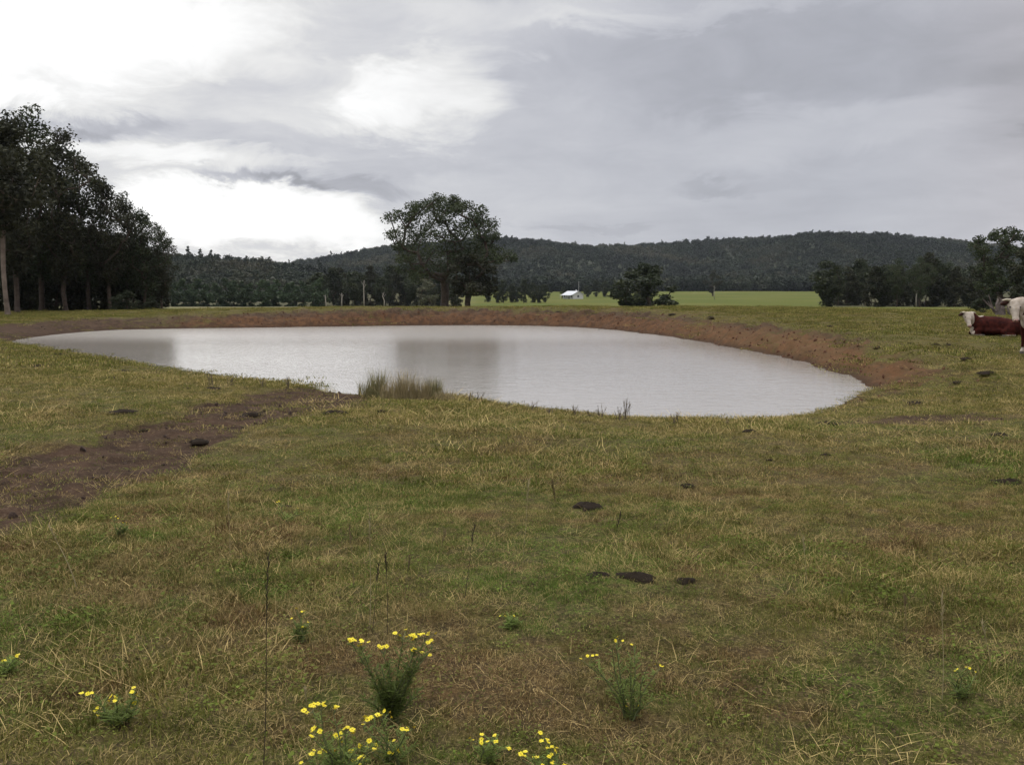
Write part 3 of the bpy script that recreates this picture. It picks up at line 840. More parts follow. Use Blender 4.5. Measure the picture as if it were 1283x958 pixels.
for px, d, h, lb in [(1296, 98, 9, "dark tree at the right edge behind the standing cow"), (1232, 118, 7, "low dark tree left of the tall gum behind the cows")]:
    make_tree("broad_tree", KINDS[('she_oak', 0)], at(px, d), 1.0, h / 10, lb, "tree")
# bare pale trunks
for i, (px, d, h, lb) in enumerate([(456, 205, 6.0, "tallest bare pale trunk before the dark belt"), (428, 208, 3.2, "short pale trunk left of the tallest bare trunk"), (408, 210, 2.8, "leftmost short pale trunk before the dark belt"),
                     (481, 210, 3.4, "thin pale trunk between the tallest bare trunk and the gum"), (1148, 160, 3.2, "pale bare trunk at the front of the right hand wood"), (895, 400, 6, "pale pole like trunk below the flat topped tree")]):
    p = at(px, d); gx = np.random.default_rng(i)
    V, Fc = tube([(0, 0, -.3), (gx.normal() * .05, 0, h * .4), (gx.normal() * .12, 0, h * .75), (gx.normal() * .2, 0, h)], [.17, .13, .10, .05], 6)
    geo = Geo(); geo.add(V, Fc); geo.add(*tube([(0, 0, h * .7), (.5, .1, h * .86)], [.05, .025], 4)); geo.add(*tube([(0, 0, h * .8), (-.5, -.1, h * .95)], [.05, .02], 4))
    tag(link("bare_trunk", geo.mesh("bare_trunk", [M_PALEBARK], True), None, p), lb, "tree trunk", "bare pale trunks")

# ------------------------------------------------------------------ farmhouse
def farmhouse():
    p = at(718, 445)
    o = bpy.data.objects.new("farmhouse", None); COL.objects.link(o); o.location = tuple(p); o.rotation_euler = (0, 0, R(-58)); o.scale = (.85, .85, .9)
    tag(o, "small white farmhouse with pale gabled roof beyond the green paddock", "house")
    white = simple("weatherboard", (0.55, 0.55, 0.53), .7, .05); roofm = simple("pale_iron_roof", (0.42, 0.44, 0.47), .5, .06); dark = simple("dark_glass", (0.03, 0.035, 0.04), .2, .1)
    def box(name, x0, x1, y0, y1, z0, z1, mat, par):
        bm = bmesh.new(); bmesh.ops.create_cube(bm, size=1)
        for v in bm.verts: v.co = Vector(((x0 + x1) / 2 + v.co.x * (x1 - x0), (y0 + y1) / 2 + v.co.y * (y1 - y0), (z0 + z1) / 2 + v.co.z * (z1 - z0)))
        me = bpy.data.meshes.new(name); bm.to_mesh(me); bm.free(); me.materials.append(mat); return link(name, me, par)
    w, dp, hh, rg = 5.0, 3.6, 2.6, 4.3
    # walls with gables (house body)
    V = [(-w, -dp, -.5), (w, -dp, -.5), (w, dp, -.5), (-w, dp, -.5), (-w, -dp, hh), (w, -dp, hh), (w, dp, hh), (-w, dp, hh), (-w, 0, rg - .12), (w, 0, rg - .12)]
    Fc = [(0, 1, 5, 4), (1, 2, 6, 9, 5), (2, 3, 7, 6), (3, 0, 4, 8, 7)]
    link("wall", mesh_from("wall", V, Fc, [white]), o)
    e = .45; V = [(-w - e, -dp - e, hh - .2), (w + e, -dp - e, hh - .2), (w + e, 0, rg), (-w - e, 0, rg), (w + e, dp + e, hh - .2), (-w - e, dp + e, hh - .2)]
    V += [(a, b, c_ - .1) for a, b, c_ in V]
    Fc = [(0, 1, 2, 3), (3, 2, 4, 5), (6, 9, 8, 7), (9, 11, 10, 8), (0, 6, 7, 1), (4, 10, 11, 5), (1, 7, 8, 2), (2, 8, 10, 4), (0, 3, 9, 6), (3, 5, 11, 9)]
    rf = link("roof", mesh_from("roof", V, Fc, [roofm]), o)
    box("chimney", 1.6, 2.2, .5, 1.1, 3.4, 5.0, white, rf)
    for x in (-3.2, -1.0, 3.2):
        wn = box("window", x - .55, x + .55, -dp - .03, -dp + .02, .9, 2.0, dark, o); box("sill", x - .65, x + .65, -dp - .12, -dp - .03, .82, .9, white, wn)
    box("window", w - .02, w + .03, -.6, .6, .9, 2.0, dark, o); box("window", -w - .03, -w + .02, -.6, .6, .9, 2.0, dark, o)
    box("door", .7, 1.5, -dp - .04, -dp + .02, -.1, 2.0, dark, o)
    vr = link("verandah_roof", mesh_from("verandah_roof", [(-w - .3, -dp - 2, 1.95), (w + .3, -dp - 2, 1.95), (w + .3, -dp - .3, 2.4), (-w - .3, -dp - .3, 2.4), (-w - .3, -dp - 2, 1.87), (w + .3, -dp - 2, 1.87), (w + .3, -dp - .3, 2.32), (-w - .3, -dp - .3, 2.32)],
                                                    [(0, 1, 2, 3), (7, 6, 5, 4), (0, 4, 5, 1), (1, 5, 6, 2), (3, 2, 6, 7), (0, 3, 7, 4)], [roofm]), o)
    for x in (-4.9, -1.7, 1.7, 4.9): box("verandah_post", x - .06, x + .06, -dp - 1.95, -dp - 1.83, -.5, 1.87, white, o)
    q = at(725, 455)
    geo = Geo(); geo.add(*tube([(0, 0, -.3), (0, 0, 8.6)], [.09, .06], 6)); geo.add(*tube([(-.5, 0, 8.2), (.5, 0, 8.2)], [.03, .03], 4))
    tag(link("antenna_mast", geo.mesh("antenna_mast", [white]), None, q), "thin pale mast rising behind the white farmhouse roof", "mast")
farmhouse()

# ------------------------------------------------------------------ cattle
def coat_material():
    m_, t, b, _ = new_mat("cattle_coat")
    at_ = t.node('ShaderNodeAttribute', attribute_name='white')
    pos = t.node('ShaderNodeTexCoord').outputs['Object']
    n = t.noise(pos, 9.0, 4, 0.6); fur = t.noise(t.vm('MULTIPLY', pos, (1, 1, .4)), 60, 3, .6)
    rd = t.mix(t.ramp(n, .3, .7), (0.020, 0.0055, 0.0045), (0.058, 0.013, 0.009))
    wh = t.mix(t.ramp(n, .3, .75), (0.36, 0.30, 0.24), (0.52, 0.46, 0.39))
    f_ = t.ramp(t.m('ADD', at_.outputs['Fac'], t.m('MULTIPLY', t.m('SUBTRACT', n, .5), .5)), .42, .58)
    t.put(b.inputs['Base Color'], t.mix(f_, rd, wh))
    b.inputs['Roughness'].default_value = .9; b.inputs['Specular IOR Level'].default_value = .08
    bp = t.node('ShaderNodeBump'); bp.inputs['Strength'].default_value = .4; bp.inputs['Distance'].default_value = .01
    t.nt.links.new(fur, bp.inputs['Height']); t.nt.links.new(bp.outputs[0], b.inputs['Normal'])
    return m_
M_COAT = coat_material()
M_HORN = simple("pale_horn", (0.45, 0.40, 0.30), .4, .15, 20); M_PINK = simple("pink_muzzle", (0.24, 0.12, 0.10), .45, .2, 30); M_EYE = simple("dark_eye", (0.012, 0.009, 0.008), .15, .1, 5, spec=.6)
M_HOOF = simple("grey_hoof", (0.10, 0.085, 0.07), .6, .2, 20); M_EAR = simple("red_ear", (0.040, 0.012, 0.008), .8, .2, 20)

def fused(balls, voxel, name, mat, white=None, smooth_it=6):
    """overlapping ellipsoids fused into one continuous skin"""
    bm = bmesh.new()
    for (c_, r) in balls:
        r = (r, r, r) if not isinstance(r, tuple) else r
        bmesh.ops.create_icosphere(bm, subdivisions=3, radius=1.0, matrix=Matrix.Translation(c_) @ Matrix.Diagonal((*r, 1)))
    me = bpy.data.meshes.new("tmp"); bm.to_mesh(me); bm.free()
    o = bpy.data.objects.new("tmp", me); COL.objects.link(o)
    md = o.modifiers.new("r", 'REMESH'); md.mode = 'VOXEL'; md.voxel_size = voxel
    sm = o.modifiers.new("s", 'SMOOTH'); sm.factor = .5; sm.iterations = smooth_it
    dg = bpy.context.evaluated_depsgraph_get()
    res = bpy.data.meshes.new_from_object(o.evaluated_get(dg))
    bpy.data.objects.remove(o); bpy.data.meshes.remove(me)
    res.name = name; res.materials.clear(); res.materials.append(mat)
    res.polygons.foreach_set('use_smooth', np.ones(len(res.polygons), bool))
    co = np.empty(len(res.vertices) * 3); res.vertices.foreach_get('co', co); co = co.reshape(-1, 3)
    if white is not None: attr(res, 'white', 'FLOAT', 'POINT', np.clip(white(co), 0, 1).astype(np.float32))
    return res

def chain(p0, r0, p1, r1, n=6):
    p0, p1 = Vector(p0), Vector(p1)
    t0 = lambda r: Vector(r if isinstance(r, tuple) else (r, r, r))
    out = []
    for i in range(n + 1):
        f_ = i / n; out.append((p0.lerp(p1, f_), tuple(t0(r0).lerp(t0(r1), f_))))
    return out

def cow(lying, loc, rotz, head_at, head_dir, label):
    """head_at: poll position in cow space (x forward); head_dir: yaw of the face in cow space, nose pitched down"""
    root = bpy.data.objects.new("cow", None); COL.objects.link(root); root.location = tuple(float(v) for v in loc); root.rotation_euler = (0, 0, rotz)
    tag(root, label, "cow", "red and white cattle")
    B = []
    hp = Vector(head_at); fw = Vector((math.cos(head_dir), math.sin(head_dir), 0)); nose_d = (fw * .42 + Vector((0, 0, -.90))).normalized()
    side = Vector((-math.sin(head_dir), math.cos(head_dir), 0))
    dz = 0 if not lying else -0.62; rl = 0 if not lying else -.12; sw = 0 if not lying else .05
    # trunk of the body
    B += chain((.52, 0, 1.02 + dz), (.34, .27, .36), (.0, 0, .98 + dz), (.40, .37, .39), 6)
    B += chain((.0, 0, .98 + dz), (.40, .37, .39), (-.62, 0, 1.04 + dz + rl), (.34, .31 + sw, .33), 6)
    B += chain((-.62, 0, 1.06 + dz + rl), (.30, .30, .28), (-.84, 0, 1.06 + dz + rl * 1.4), (.16, .24, .22), 3)
    B += chain((.45, 0, 1.28 + dz), (.20, .12, .12), (.0, 0, 1.23 + dz), (.2, .14, .10), 5) + chain((.0, 0, 1.23 + dz), (.2, .14, .10), (-.75, 0, 1.26 + dz + rl * 1.2), (.20, .15, .10), 8)
    for s in (-1, 1): B += [((-.52, .22 * s, 1.24 + dz + rl), (.11, .07, .08))]
    B += [((.70, 0, .86 + dz), (.17, .19, .24)), ((.5, .2, 1.0 + dz), (.2, .12, .26)), ((.5, -.2, 1.0 + dz), (.2, .12, .26))]
    # neck up to the poll, with brisket fold
    nk = Vector((.66, 0, 1.10 + dz)); mid = nk.lerp(hp, .55) + Vector((0, 0, .04))
    B += chain(nk, (.24, .20, .26), mid, (.17, .15, .21), 5) + chain(mid, (.17, .15, .21), hp + Vector((0, 0, -.07)) - fw * .06, (.13, .13, .15), 4)
    B += chain(nk + Vector((.08, 0, -.20)), (.12, .08, .16), mid.lerp(hp, .4) + Vector((0, 0, -.20)), (.07, .06, .10), 5)
    # head: forehead, face, muzzle
    B += chain(hp, (.115, .115, .09), hp + nose_d * .20, (.115, .115, .10), 3)
    B += chain(hp + nose_d * .20, (.105, .105, .10), hp + nose_d * .42, (.075, .075, .08), 4)
    muz = hp + nose_d * .47
    B += [(muz, (.085, .085, .065)), (muz + nose_d * .03 - fw * .02, (.07, .07, .05)), (hp + nose_d * .25 - fw * .09, (.085, .085, .11))]
    for s in (-1, 1):
        B += [(hp + nose_d * .13 + side * .085 + fw * .03, .045), (muz + side * .045 + fw * .02, .045)]
    feet = []
    if not lying:
        for s in (-1, 1):
            # forelegs
            B += chain((.50, .17 * s, .86), (.12, .09, .18), (.50, .17 * s, .50), .065, 6) + chain((.50, .17 * s, .50), .062, (.51, .17 * s, .30), .042, 4)
            B += chain((.51, .17 * s, .30), .042, (.51, .17 * s, .10), .042, 4) + chain((.51, .17 * s, .10), .045, (.54, .17 * s, .05), .055, 2)
            feet.append((.55, .17 * s, 0))
            # hind legs: stifle forward, hock back
            B += chain((-.60, .18 * s, .95), (.22, .12, .26), (-.52, .20 * s, .70), (.15, .09, .14), 5) + chain((-.52, .20 * s, .70), (.12, .08, .12), (-.80, .19 * s, .46), .055, 6)
            B += chain((-.80, .19 * s, .46), .052, (-.76, .19 * s, .12), .040, 5) + chain((-.76, .19 * s, .10), .045, (-.72, .19 * s, .05), .052, 2)
            feet.append((-.71, .19 * s, 0))
        B += [((-.28, 0, .66), (.18, .14, .12))]
    else:
        for s in (-1, 1):
            # folded foreleg under the chest, hind leg folded beside the belly
            B += chain((.55, .24 * s, .26), (.13, .09, .13), (.80, .26 * s, .10), .07, 4) + chain((.80, .26 * s, .09), .065, (.52, .30 * s, .06), .045, 4)
            B += chain((-.60, .28 * s, .36), (.26, .13, .24), (-.22, .38 * s, .16), (.12, .09, .12), 5) + chain((-.22, .38 * s, .14), .07, (-.55, .42 * s, .07), .05, 5) + chain((-.55, .42 * s, .06), .05, (-.25, .46 * s, .05), .04, 4)
            feet += [(.47, .30 * s, .0), (-.18, .46 * s, 0)]
        B += [((0, 0, .22), (.62, .42, .20))]
    def white(co):
        q = co - np.array(hp)
        fa = q @ np.array(nose_d); ff = q @ np.array(fw)
        rad = np.linalg.norm(q - fa[:, None] * np.array(nose_d), axis=1)
        face = (1 - sstep(rad, .20, .24)) * sstep(fa, -.14, -.10) * sstep(ff, -.10, -.05)
        legs = sstep(co[:, 2], .20, .13) if not lying else sstep(co[:, 2], .09, .05) * sstep(np.abs(co[:, 1]), .24, .3)
        chest = sstep(co[:, 0], .56, .70) * sstep(co[:, 2], (1.06 + dz), (.92 + dz)) * (1 - sstep(np.abs(co[:, 1]), .12, .2))
        crest = sstep(co[:, 0], .40, .48) * (1 - sstep(np.abs(co[:, 1]), .06, .11)) * sstep(co[:, 2], 1.30 + dz, 1.36 + dz)
        belly = sstep(co[:, 2], .66, .58) * (1 - sstep(np.abs(co[:, 1]), .08, .12)) * (1 if not lying else 0)
        return np.maximum.reduce([face, legs, chest, crest, belly])
    body = link("body", fused(B, .022, "body", M_COAT, white), root)
    # muzzle, nostrils, eyes, ears, horns, tail, hooves
    def ell(name, c_, r, mat, par=root, rot=None, sub=3):
        bm = bmesh.new(); M = Matrix.Translation(c_) @ (rot.to_4x4() if rot else Matrix.Identity(4)) @ Matrix.Diagonal((*r, 1))
        bmesh.ops.create_icosphere(bm, subdivisions=sub, radius=1, matrix=M)
        me = bpy.data.meshes.new(name); bm.to_mesh(me); bm.free(); me.materials.append(mat); me.polygons.foreach_set('use_smooth', np.ones(len(me.polygons), bool)); return link(name, me, par)
    mz = ell("muzzle", muz + fw * .035 + nose_d * .035, (.066, .066, .042), M_PINK)
    for s in (-1, 1):
        ell("nostril", muz + fw * .093 + nose_d * .03 + side * .035 * s, (.014, .014, .018), M_EYE, mz, sub=2)
        ell("eye", hp + nose_d * .135 + side * .118 * s + fw * .055, (.021, .021, .021), M_EYE, sub=2)
        # ear: a drooping leaf shape
        e0 = hp + side * .11 * s - fw * .03; tip = e0 + side * .21 * s + Vector((0, 0, -.05))
        d = (tip - e0).normalized(); up = Vector((0, 0, 1)); V, Fc = [], []
        rows = [(0, .025), (.3, .06), (.6, .062), (.85, .035), (1, .006)]
        for f_, w in rows:
            c_ = e0.lerp(tip, f_)
            V += [c_ + up * w, c_ + fw * .018, c_ - up * w, c_ - fw * .022]
        for i in range(len(rows) - 1):
            for k in range(4): Fc.append((i * 4 + k, i * 4 + (k + 1) % 4, i * 4 + 4 + (k + 1) % 4, i * 4 + 4 + k))
        Fc.append((3, 2, 1, 0)); Fc.append((16, 17, 18, 19))
        link("ear", mesh_from("ear", V, Fc, [M_EAR], True), root)
        h0 = hp + side * .075 * s + Vector((0, 0, .055))
        V, Fc = tube([h0, h0 + side * .10 * s + Vector((0, 0, .01)), h0 + side * .18 * s + Vector((0, 0, .0)) + fw * .03, h0 + side * .23 * s + fw * .07 + Vector((0, 0, -.01))], [.034, .029, .020, .006], 8)
        link("horn", mesh_from("horn", V, Fc, [M_HORN], True), root)
    if not lying:
        V, Fc = tube([(-.93, 0, 1.22), (-1.0, 0, 1.1), (-1.01, 0, .8), (-1.0, 0, .55)], [.035, .028, .02, .016], 6); tl = link("tail", mesh_from("tail", V, Fc, [M_EAR], True), root)
        ell("tail_switch", (-1.0, 0, .42), (.045, .045, .16), M_HORN, tl)
    else:
        V, Fc = tube([(-.95, 0, .60), (-1.04, -.05, .40), (-1.02, -.2, .12), (-.9, -.4, .05)], [.035, .028, .02, .016], 6); link("tail", mesh_from("tail", V, Fc, [M_EAR], True), root)
    for fx, fy, fz in feet:
        bm = bmesh.new(); bmesh.ops.create_cone(bm, cap_ends=True, segments=12, radius1=.062, radius2=.05, depth=.07, matrix=Matrix.Translation((fx, fy, .033)) @ Matrix.Diagonal((1.15, .9, 1, 1)))
        me = bpy.data.meshes.new("hoof"); bm.to_mesh(me); bm.free(); me.materials.append(M_HOOF); link("hoof", me, root)
    return root
    return root

p = spot(1262, 421)
lc = cow(True, p + np.array([-.22, .25, -.02]), R(180 - 17), (1.02, .16, .84), R(107), "red cow lying on the grass with its white horned face turned this way"); lc.scale = (.80, .82, .78)
p = spot(1279, 443)
# standing animal: forefoot at this spot, body leaving to the right
rz = R(180 + 42)
off = Matrix.Rotation(rz, 3, 'Z') @ Vector((.52, -.17, 0))
cow(False, p - np.array([off.x, off.y, 0]), rz, (1.00, -.26, 1.32), R(36), "standing red cow with white horned face and chest cut by the right edge").scale = (.93,) * 3

# grey weathered stump and brush behind the cows
def stump():
    p = at(1252, 52); geo = Geo(); g = np.random.default_rng(5)
    V, Fc = tube([(0, 0, -.2), (.02, 0, .3), (-.05, 0, .75), (.03, 0, 1.05)], [.34, .26, .24, .20], 9); geo.add(V, Fc)
    for k in range(9):
        a = g.random() * 6.28; r = g.uniform(.5, 1.1)
        geo.add(*tube([(0, 0, g.uniform(.1, .8)), (math.cos(a) * r * .5, math.sin(a) * r * .4, g.uniform(.3, 1.1)), (math.cos(a) * r, math.sin(a) * r * .6, g.uniform(.0, 1.3))], [.08, .05, .02], 5))
    tag(link("tree_stump", geo.mesh("tree_stump", [simple("weathered_wood", (.13, .105, .095), .9, .35, 6)]), None, p), "grey weathered stump with broken limbs behind the lying cow", "stump")
    C, Rr = crown_blobs(201, 16, 1.5, .15, 1.1, .8, .5, .12, .2)
    tm = tree_meshes(202, 1.5, C, Rr, .25, .07, 90, M_MID, M_BARK, .05)
    make_tree("shrub", tm, at(1270, 56), 0, 1.0, "low scrubby bush between the stump and the standing cow", "shrub")
    make_tree("shrub", tm, at(1233, 60), 2, .75, "small brownish shrub left of the grey stump", "shrub")
stump()

# ------------------------------------------------------------------ cow pats
M_DUNG = simple("dung", (0.022, 0.016, 0.011), .95, .35, 25, .6, spec=.08)
def pat_mesh(seed):
    g = np.random.default_rng(seed); V, Fc = [], []
    rings, seg = 6, 20; ph = g.random(6) * 6.28
    V.append((0, 0, .25 + .1 * g.random()))
    for i in range(1, rings + 1):
        f_ = i / rings
        for k in range(seg):
            a = 2 * math.pi * k / seg
            rr = f_ * (1 + .22 * math.sin(2 * a + ph[0]) + .16 * math.sin(3 * a + ph[1]) + .10 * math.sin(5 * a + ph[2]) + .06 * g.normal())
            zz = .30 * (1 - f_ ** 2.4) + .07 * math.sin(f_ * 9 + ph[3]) * (1 - f_) + .05 * g.normal() * (1 - f_) - (.12 if i == rings else 0)
            V.append((rr * math.cos(a), rr * math.sin(a), zz))
    for k in range(seg): Fc.append((0, 1 + k, 1 + (k + 1) % seg))
    for i in range(rings - 1):
        for k in range(seg):
            a, b = 1 + i * seg + k, 1 + i * seg + (k + 1) % seg
            Fc.append((a, a + seg, b + seg, b))
    return mesh_from("cow_pat", V, Fc, [M_DUNG], True)
PATM = [pat_mesh(k) for k in range(5)]
PATS = [(738, 636, 38, "flat dark cow pat alone above the group of three"), (799, 727, 46, "largest dark cow pat, middle of the group of three"), (750, 722, 30, "left cow pat of the group of three"),
        (858, 731, 28, "right cow pat of the group of three"), (765, 598, 14, "small cow pat above the flat dark one"), (862, 610, 22, "cow pat right of and above the flat dark one"),
        (1037, 532, 24, "cow pat near the shore left of the pond's right tip"), (1034, 571, 12, "small cow pat below the one by the right tip"), (938, 541, 16, "cow pat by the lowest stretch of shore"),
        (964, 577, 9, "tiny cow pat in the yellow green grass below the shore"), (1255, 546, 24, "cow pat near the right edge below the lying cow"), (1268, 607, 40, "large cow pat cut by the right edge"),
        (1210, 450, 13, "round cow pat left of the standing cow's foot"), (1236, 468, 26, "long thin cow pat below the standing cow"), (1172, 432, 13, "left cow pat of the pair left of the standing cow"),
        (1188, 433, 13, "right cow pat of the pair left of the standing cow"), (1141, 431, 11, "cow pat left of the pair by the cows"), (1075, 419, 10, "small cow pat on the bank top right of the pond"),
        (1147, 506, 22, "cow pat on the trampled earth by the pond's right tip"), (1227, 532, 16, "cow pat left above the one near the right edge"), (890, 398, 10, "cow pat on the bank below the green paddock"),
        (843, 395, 9, "small cow pat on the bank below the round tree"), (153, 518, 34, "cow pat at the upper edge of the dirt gully"), (314, 522, 28, "dark cow pat in the middle of the dirt gully"),
        (265, 488, 24, "cow pat below the weed on the left shore"), (249, 554, 26, "low dark clod at the lower edge of the gully"), (139, 475, 20, "lowest cow pat of the left shore group"),
        (139, 454, 22, "widest cow pat of the left shore group"), (116, 450, 15, "cow pat just left of the widest in the left shore group"), (72, 444, 12, "cow pat nearest the pond's left tip"),
        (49, 459, 18, "leftmost cow pat below the pond's left tip"), (156, 465, 12, "small cow pat between the others of the left shore"), (388, 483, 18, "dark clod on the gully's mouth by the water"),
        (419, 518, 28, "cow pat right of the gully's mouth"), (478, 516, 13, "small cow pat below the reed tussocks"), (612, 504, 14, "small dark clod on the shore right of the reeds"),
        (688, 517, 11, "small cow pat on the shore before the thin weeds"), (233, 487, 12, "small clod left of the pat below the weed"), (356, 637, 18, "small dark clod beside the green patch at left"),
        (1100, 437, 12, "cow pat up the slope right of the pond"), (1040, 409, 9, "small cow pat high on the right bank"), (1165, 392, 8, "tiny far cow pat before the right hand wood"), (700, 391, 9, "tiny cow pat on the far bank top"),
        (1200, 480, 14, "cow pat in the grass right of the pond's right tip"), (180, 540, 14, "small clod in the wide part of the gully")]
for i, (px, py, w, lb) in enumerate(PATS):
    q = spot(px, py); d = q[1]; r = w / F_PX * d / 2
    o = link("cow_pat", PATM[i % 5], None, q + np.array([0, 0, .004]), (0, 0, rng.random() * .8 - .4))
    o.scale = (r, r * rng.uniform(.8, 1.1), min(r * .85, .12))
    tag(o, lb, "cow pat", "cow pats and clods on the pasture")

# ------------------------------------------------------------------ reeds and weeds on the shore
def blades(g, n, rad, lmin, lmax, wid, bend, seg=3, spread=.3, tone=None, tmin=0.0):
    """n tapering curved blades; returns verts, quads/tris and a tone per vertex"""
    V, Fc, T = [], [], []
    for _ in range(n):
        a = g.random() * 6.283; r = rad * math.sqrt(g.random()); L_ = g.uniform(lmin, lmax)
        base = np.array([math.cos(a) * r, math.sin(a) * r, -.01])
        da = g.random() * 6.283 if g.random() < .5 else a + g.normal() * .5
        d = np.array([math.cos(da), math.sin(da), 0]); s = np.array([-d[1], d[0], 0]) * wid * g.uniform(.7, 1.3) / 2
        tilt = max(abs(g.normal()) * spread, tmin * g.uniform(.85, 1.1)); bd = bend * g.uniform(.3, 1.5)
        tn = tone(g) if tone else (g.random(), g.random(), g.random())
        o = len(V); p = base.copy(); ang_ = tilt
        for k in range(seg + 1):
            f_ = k / seg; w = s * (1 - f_ ** 1.5) if k < seg else s * .05
            if k < seg: V += [p - w, p + w]; T += [tn, tn]
            else: V += [p]; T += [tn]
            p = p + (d * math.sin(ang_) + np.array([0, 0, math.cos(ang_)])) * L_ / seg; ang_ += bd / seg
        for k in range(seg - 1): Fc.append((o + 2 * k, o + 2 * k + 1, o + 2 * k + 3, o + 2 * k + 2))
        Fc.append((o + 2 * seg - 2, o + 2 * seg - 1, o + 2 * seg))
    return V, Fc, T
def blade_mesh(name, mat, *a, **k):
    V, Fc, T = blades(*a, **k)
    me = mesh_from(name, V, Fc, [mat]); T = np.array(T)
    attr(me, 'tone', 'FLOAT_COLOR', 'POINT', np.concatenate([T, np.ones((len(T), 1))], 1))
    return me
dryt = lambda g: (.6 + .4 * g.random(), .4 + .6 * g.random(), g.random() * .5)
strawt = lambda g: (1.0, .7 + .5 * g.random(), .2)
greent = lambda g: (.3 * g.random() + .1, .25 + .4 * g.random(), .3 + .7 * g.random())
M_REED = simple("reed_green", (0.15, 0.15, 0.06), .7, .35, 9, col2=(.27, .23, .11)); M_REEDDRY = simple("reed_straw", (0.38, 0.31, 0.17), .7, .3, 9, col2=(.22, .18, .09))
REEDS = [(462, 497, .20, .34, M_REED, "leftmost greenish reed tussock on the near shore"), (474, 496, .16, .52, M_REED, "tallest green reed tussock, second from the left"),
         (492, 500, .22, .36, M_REEDDRY, "low straw coloured tussock between the green and tall dry reeds"), (508, 500, .20, .52, M_REEDDRY, "tall dry reed tussock in the middle of the clump"),
         (526, 501, .20, .38, M_REEDDRY, "dry reed tussock right of the tall middle one"), (544, 499, .16, .40, M_REED, "rightmost reed tussock of the clump by the water"), (556, 502, .2, .2, M_REEDDRY, "short sparse reeds at the clump's right end")]
for i, (px, py, rad, h, mt, lb) in enumerate(REEDS):
    q = spot(px, py)
    tag(link("reed_tussock", blade_mesh("reed_tussock", mt, np.random.default_rng(400 + i), 260, rad, h * .6, h * 1.25, .009, .5, spread=.16), None, q), lb, "reeds", "reed tussocks on the near shore")
M_TWIG = simple("dry_twig", (0.12, 0.095, 0.065), .85, .3, 20)
def weed(px, py, h, seed, lb, n=7, spread=.35, mat=None, name="shore_weed"):
    g = np.random.default_rng(seed); geo = Geo()
    for k in range(n):
        a = g.random() * 6.28; t_ = abs(g.normal()) * spread; L_ = h * g.uniform(.55, 1.0)
        b0 = Vector((g.normal() * .03, g.normal() * .03, -.02)); m1 = b0 + Vector((math.cos(a) * t_ * .4, math.sin(a) * t_ * .4, 1)) * L_ * .5; e = b0 + Vector((math.cos(a) * t_, math.sin(a) * t_, 1)) * L_
        geo.add(*tube([b0, m1, e], [.005, .004, .002], 4))
        for j in range(3):
            s = b0.lerp(e, g.uniform(.4, .9)); geo.add(*tube([s, s + Vector((g.normal() * .3, g.normal() * .3, .6)) * L_ * .25], [.003, .0012], 3))
    q = spot(px, py)
    tag(link(name, geo.mesh(name, [mat or M_TWIG]), None, q), lb, "weed", "weeds along the near shore")
WEEDS = [(265, 484, .36, "upright bushy weed on the left shore"), (290, 483, .22, "low twiggy weed right of the bushy weed on the left shore"), (362, 488, .30, "slanting twiggy weed above the gully's mouth"),
         (330, 485, .20, "low weed left of the slanting one by the gully"), (590, 504, .22, "low weed on the shore right of the reeds"), (600, 505, .26, "second low weed right of the reeds"),
         (637, 513, .18, "small weed on the shore below the gum's reflection"), (668, 515, .20, "small dark weed before the middle of the pond"), (719, 522, .22, "thin upright weed on the middle shore"),
         (738, 523, .16, "lowest weed between the upright ones on the middle shore"), (752, 524, .24, "dark twiggy weed left of the tallest shore weed"), (785, 526, .40, "tallest dark weed on the middle shore"),
         (776, 526, .22, "low weed at the tallest shore weed's left foot"), (846, 531, .20, "dark flat weed by the lowest shore"), (910, 533, .12, "tiny weed at the lowest shore"), (940, 533, .12, "last tiny weed along the near shore to the right"), (690, 520, .15, "short weed on the shore left of the upright one")]
for i, (px, py, h, lb) in enumerate(WEEDS): weed(px, py, h, 500 + i, lb)

# ------------------------------------------------------------------ tall stems in the foreground
M_STEMD = simple("dark_stem", (0.045, 0.035, 0.020), .8, .3, 20); M_STEMP = simple("straw_stem", (0.30, 0.25, 0.14), .7, .25, 20); M_STEMB = simple("brown_stem", (0.15, 0.11, 0.06), .8, .3, 20)
STEMS = [(329, 990, 351, 684, M_STEMD, .0026, "longest thin dark stem standing from the bottom edge"), (463, 790, 468, 640, M_STEMP, .0022, "pale straw stem above the tall yellow weed"),
         (485, 800, 487, 690, M_STEMD, .0022, "dark stem right of the pale straw stem"), (466, 795, 478, 700, M_STEMD, .002, "short dark stem beside the pale straw stem"), (505, 760, 516, 690, M_STEMB, .002, "brown stem leaning right above the yellow weed"),
         (582, 752, 597, 655, M_STEMD, .0022, "dark leaning stem near the middle of the grass"), (543, 722, 561, 662, M_STEMB, .002, "brown stem left of the dark leaning one"), (762, 714, 778, 640, M_STEMD, .002, "dark stem just below the flat cow pat"),
         (1180, 880, 1172, 738, M_STEMP, .0022, "tall pale stem in the right foreground"), (1242, 840, 1226, 775, M_STEMP, .002, "pale leaning stem right of the tall pale one"), (820, 645, 829, 592, M_STEMP, .002, "pale stem right of the flat cow pat"),
         (96, 735, 66, 655, M_STEMP, .0035, "pale bent stem at the left below the gully"), (288, 700, 290, 615, M_STEMP, .002, "pale straight stem in the left middle grass"), (1135, 800, 1130, 745, M_STEMB, .002, "brown stem left of the tall pale one"),
         (443, 738, 440, 655, M_STEMB, .002, "brown stem left of the pale straw stem"), (384, 880, 383, 860, M_STEMP, .002, "tiny pale stem left of the tall yellow weed"),
         (655, 700, 664, 600, M_STEMP, .0018, "faint pale stem left of the flat cow pat"), (1010, 735, 1004, 670, M_STEMP, .0018, "faint pale stem in the right middle grass")]
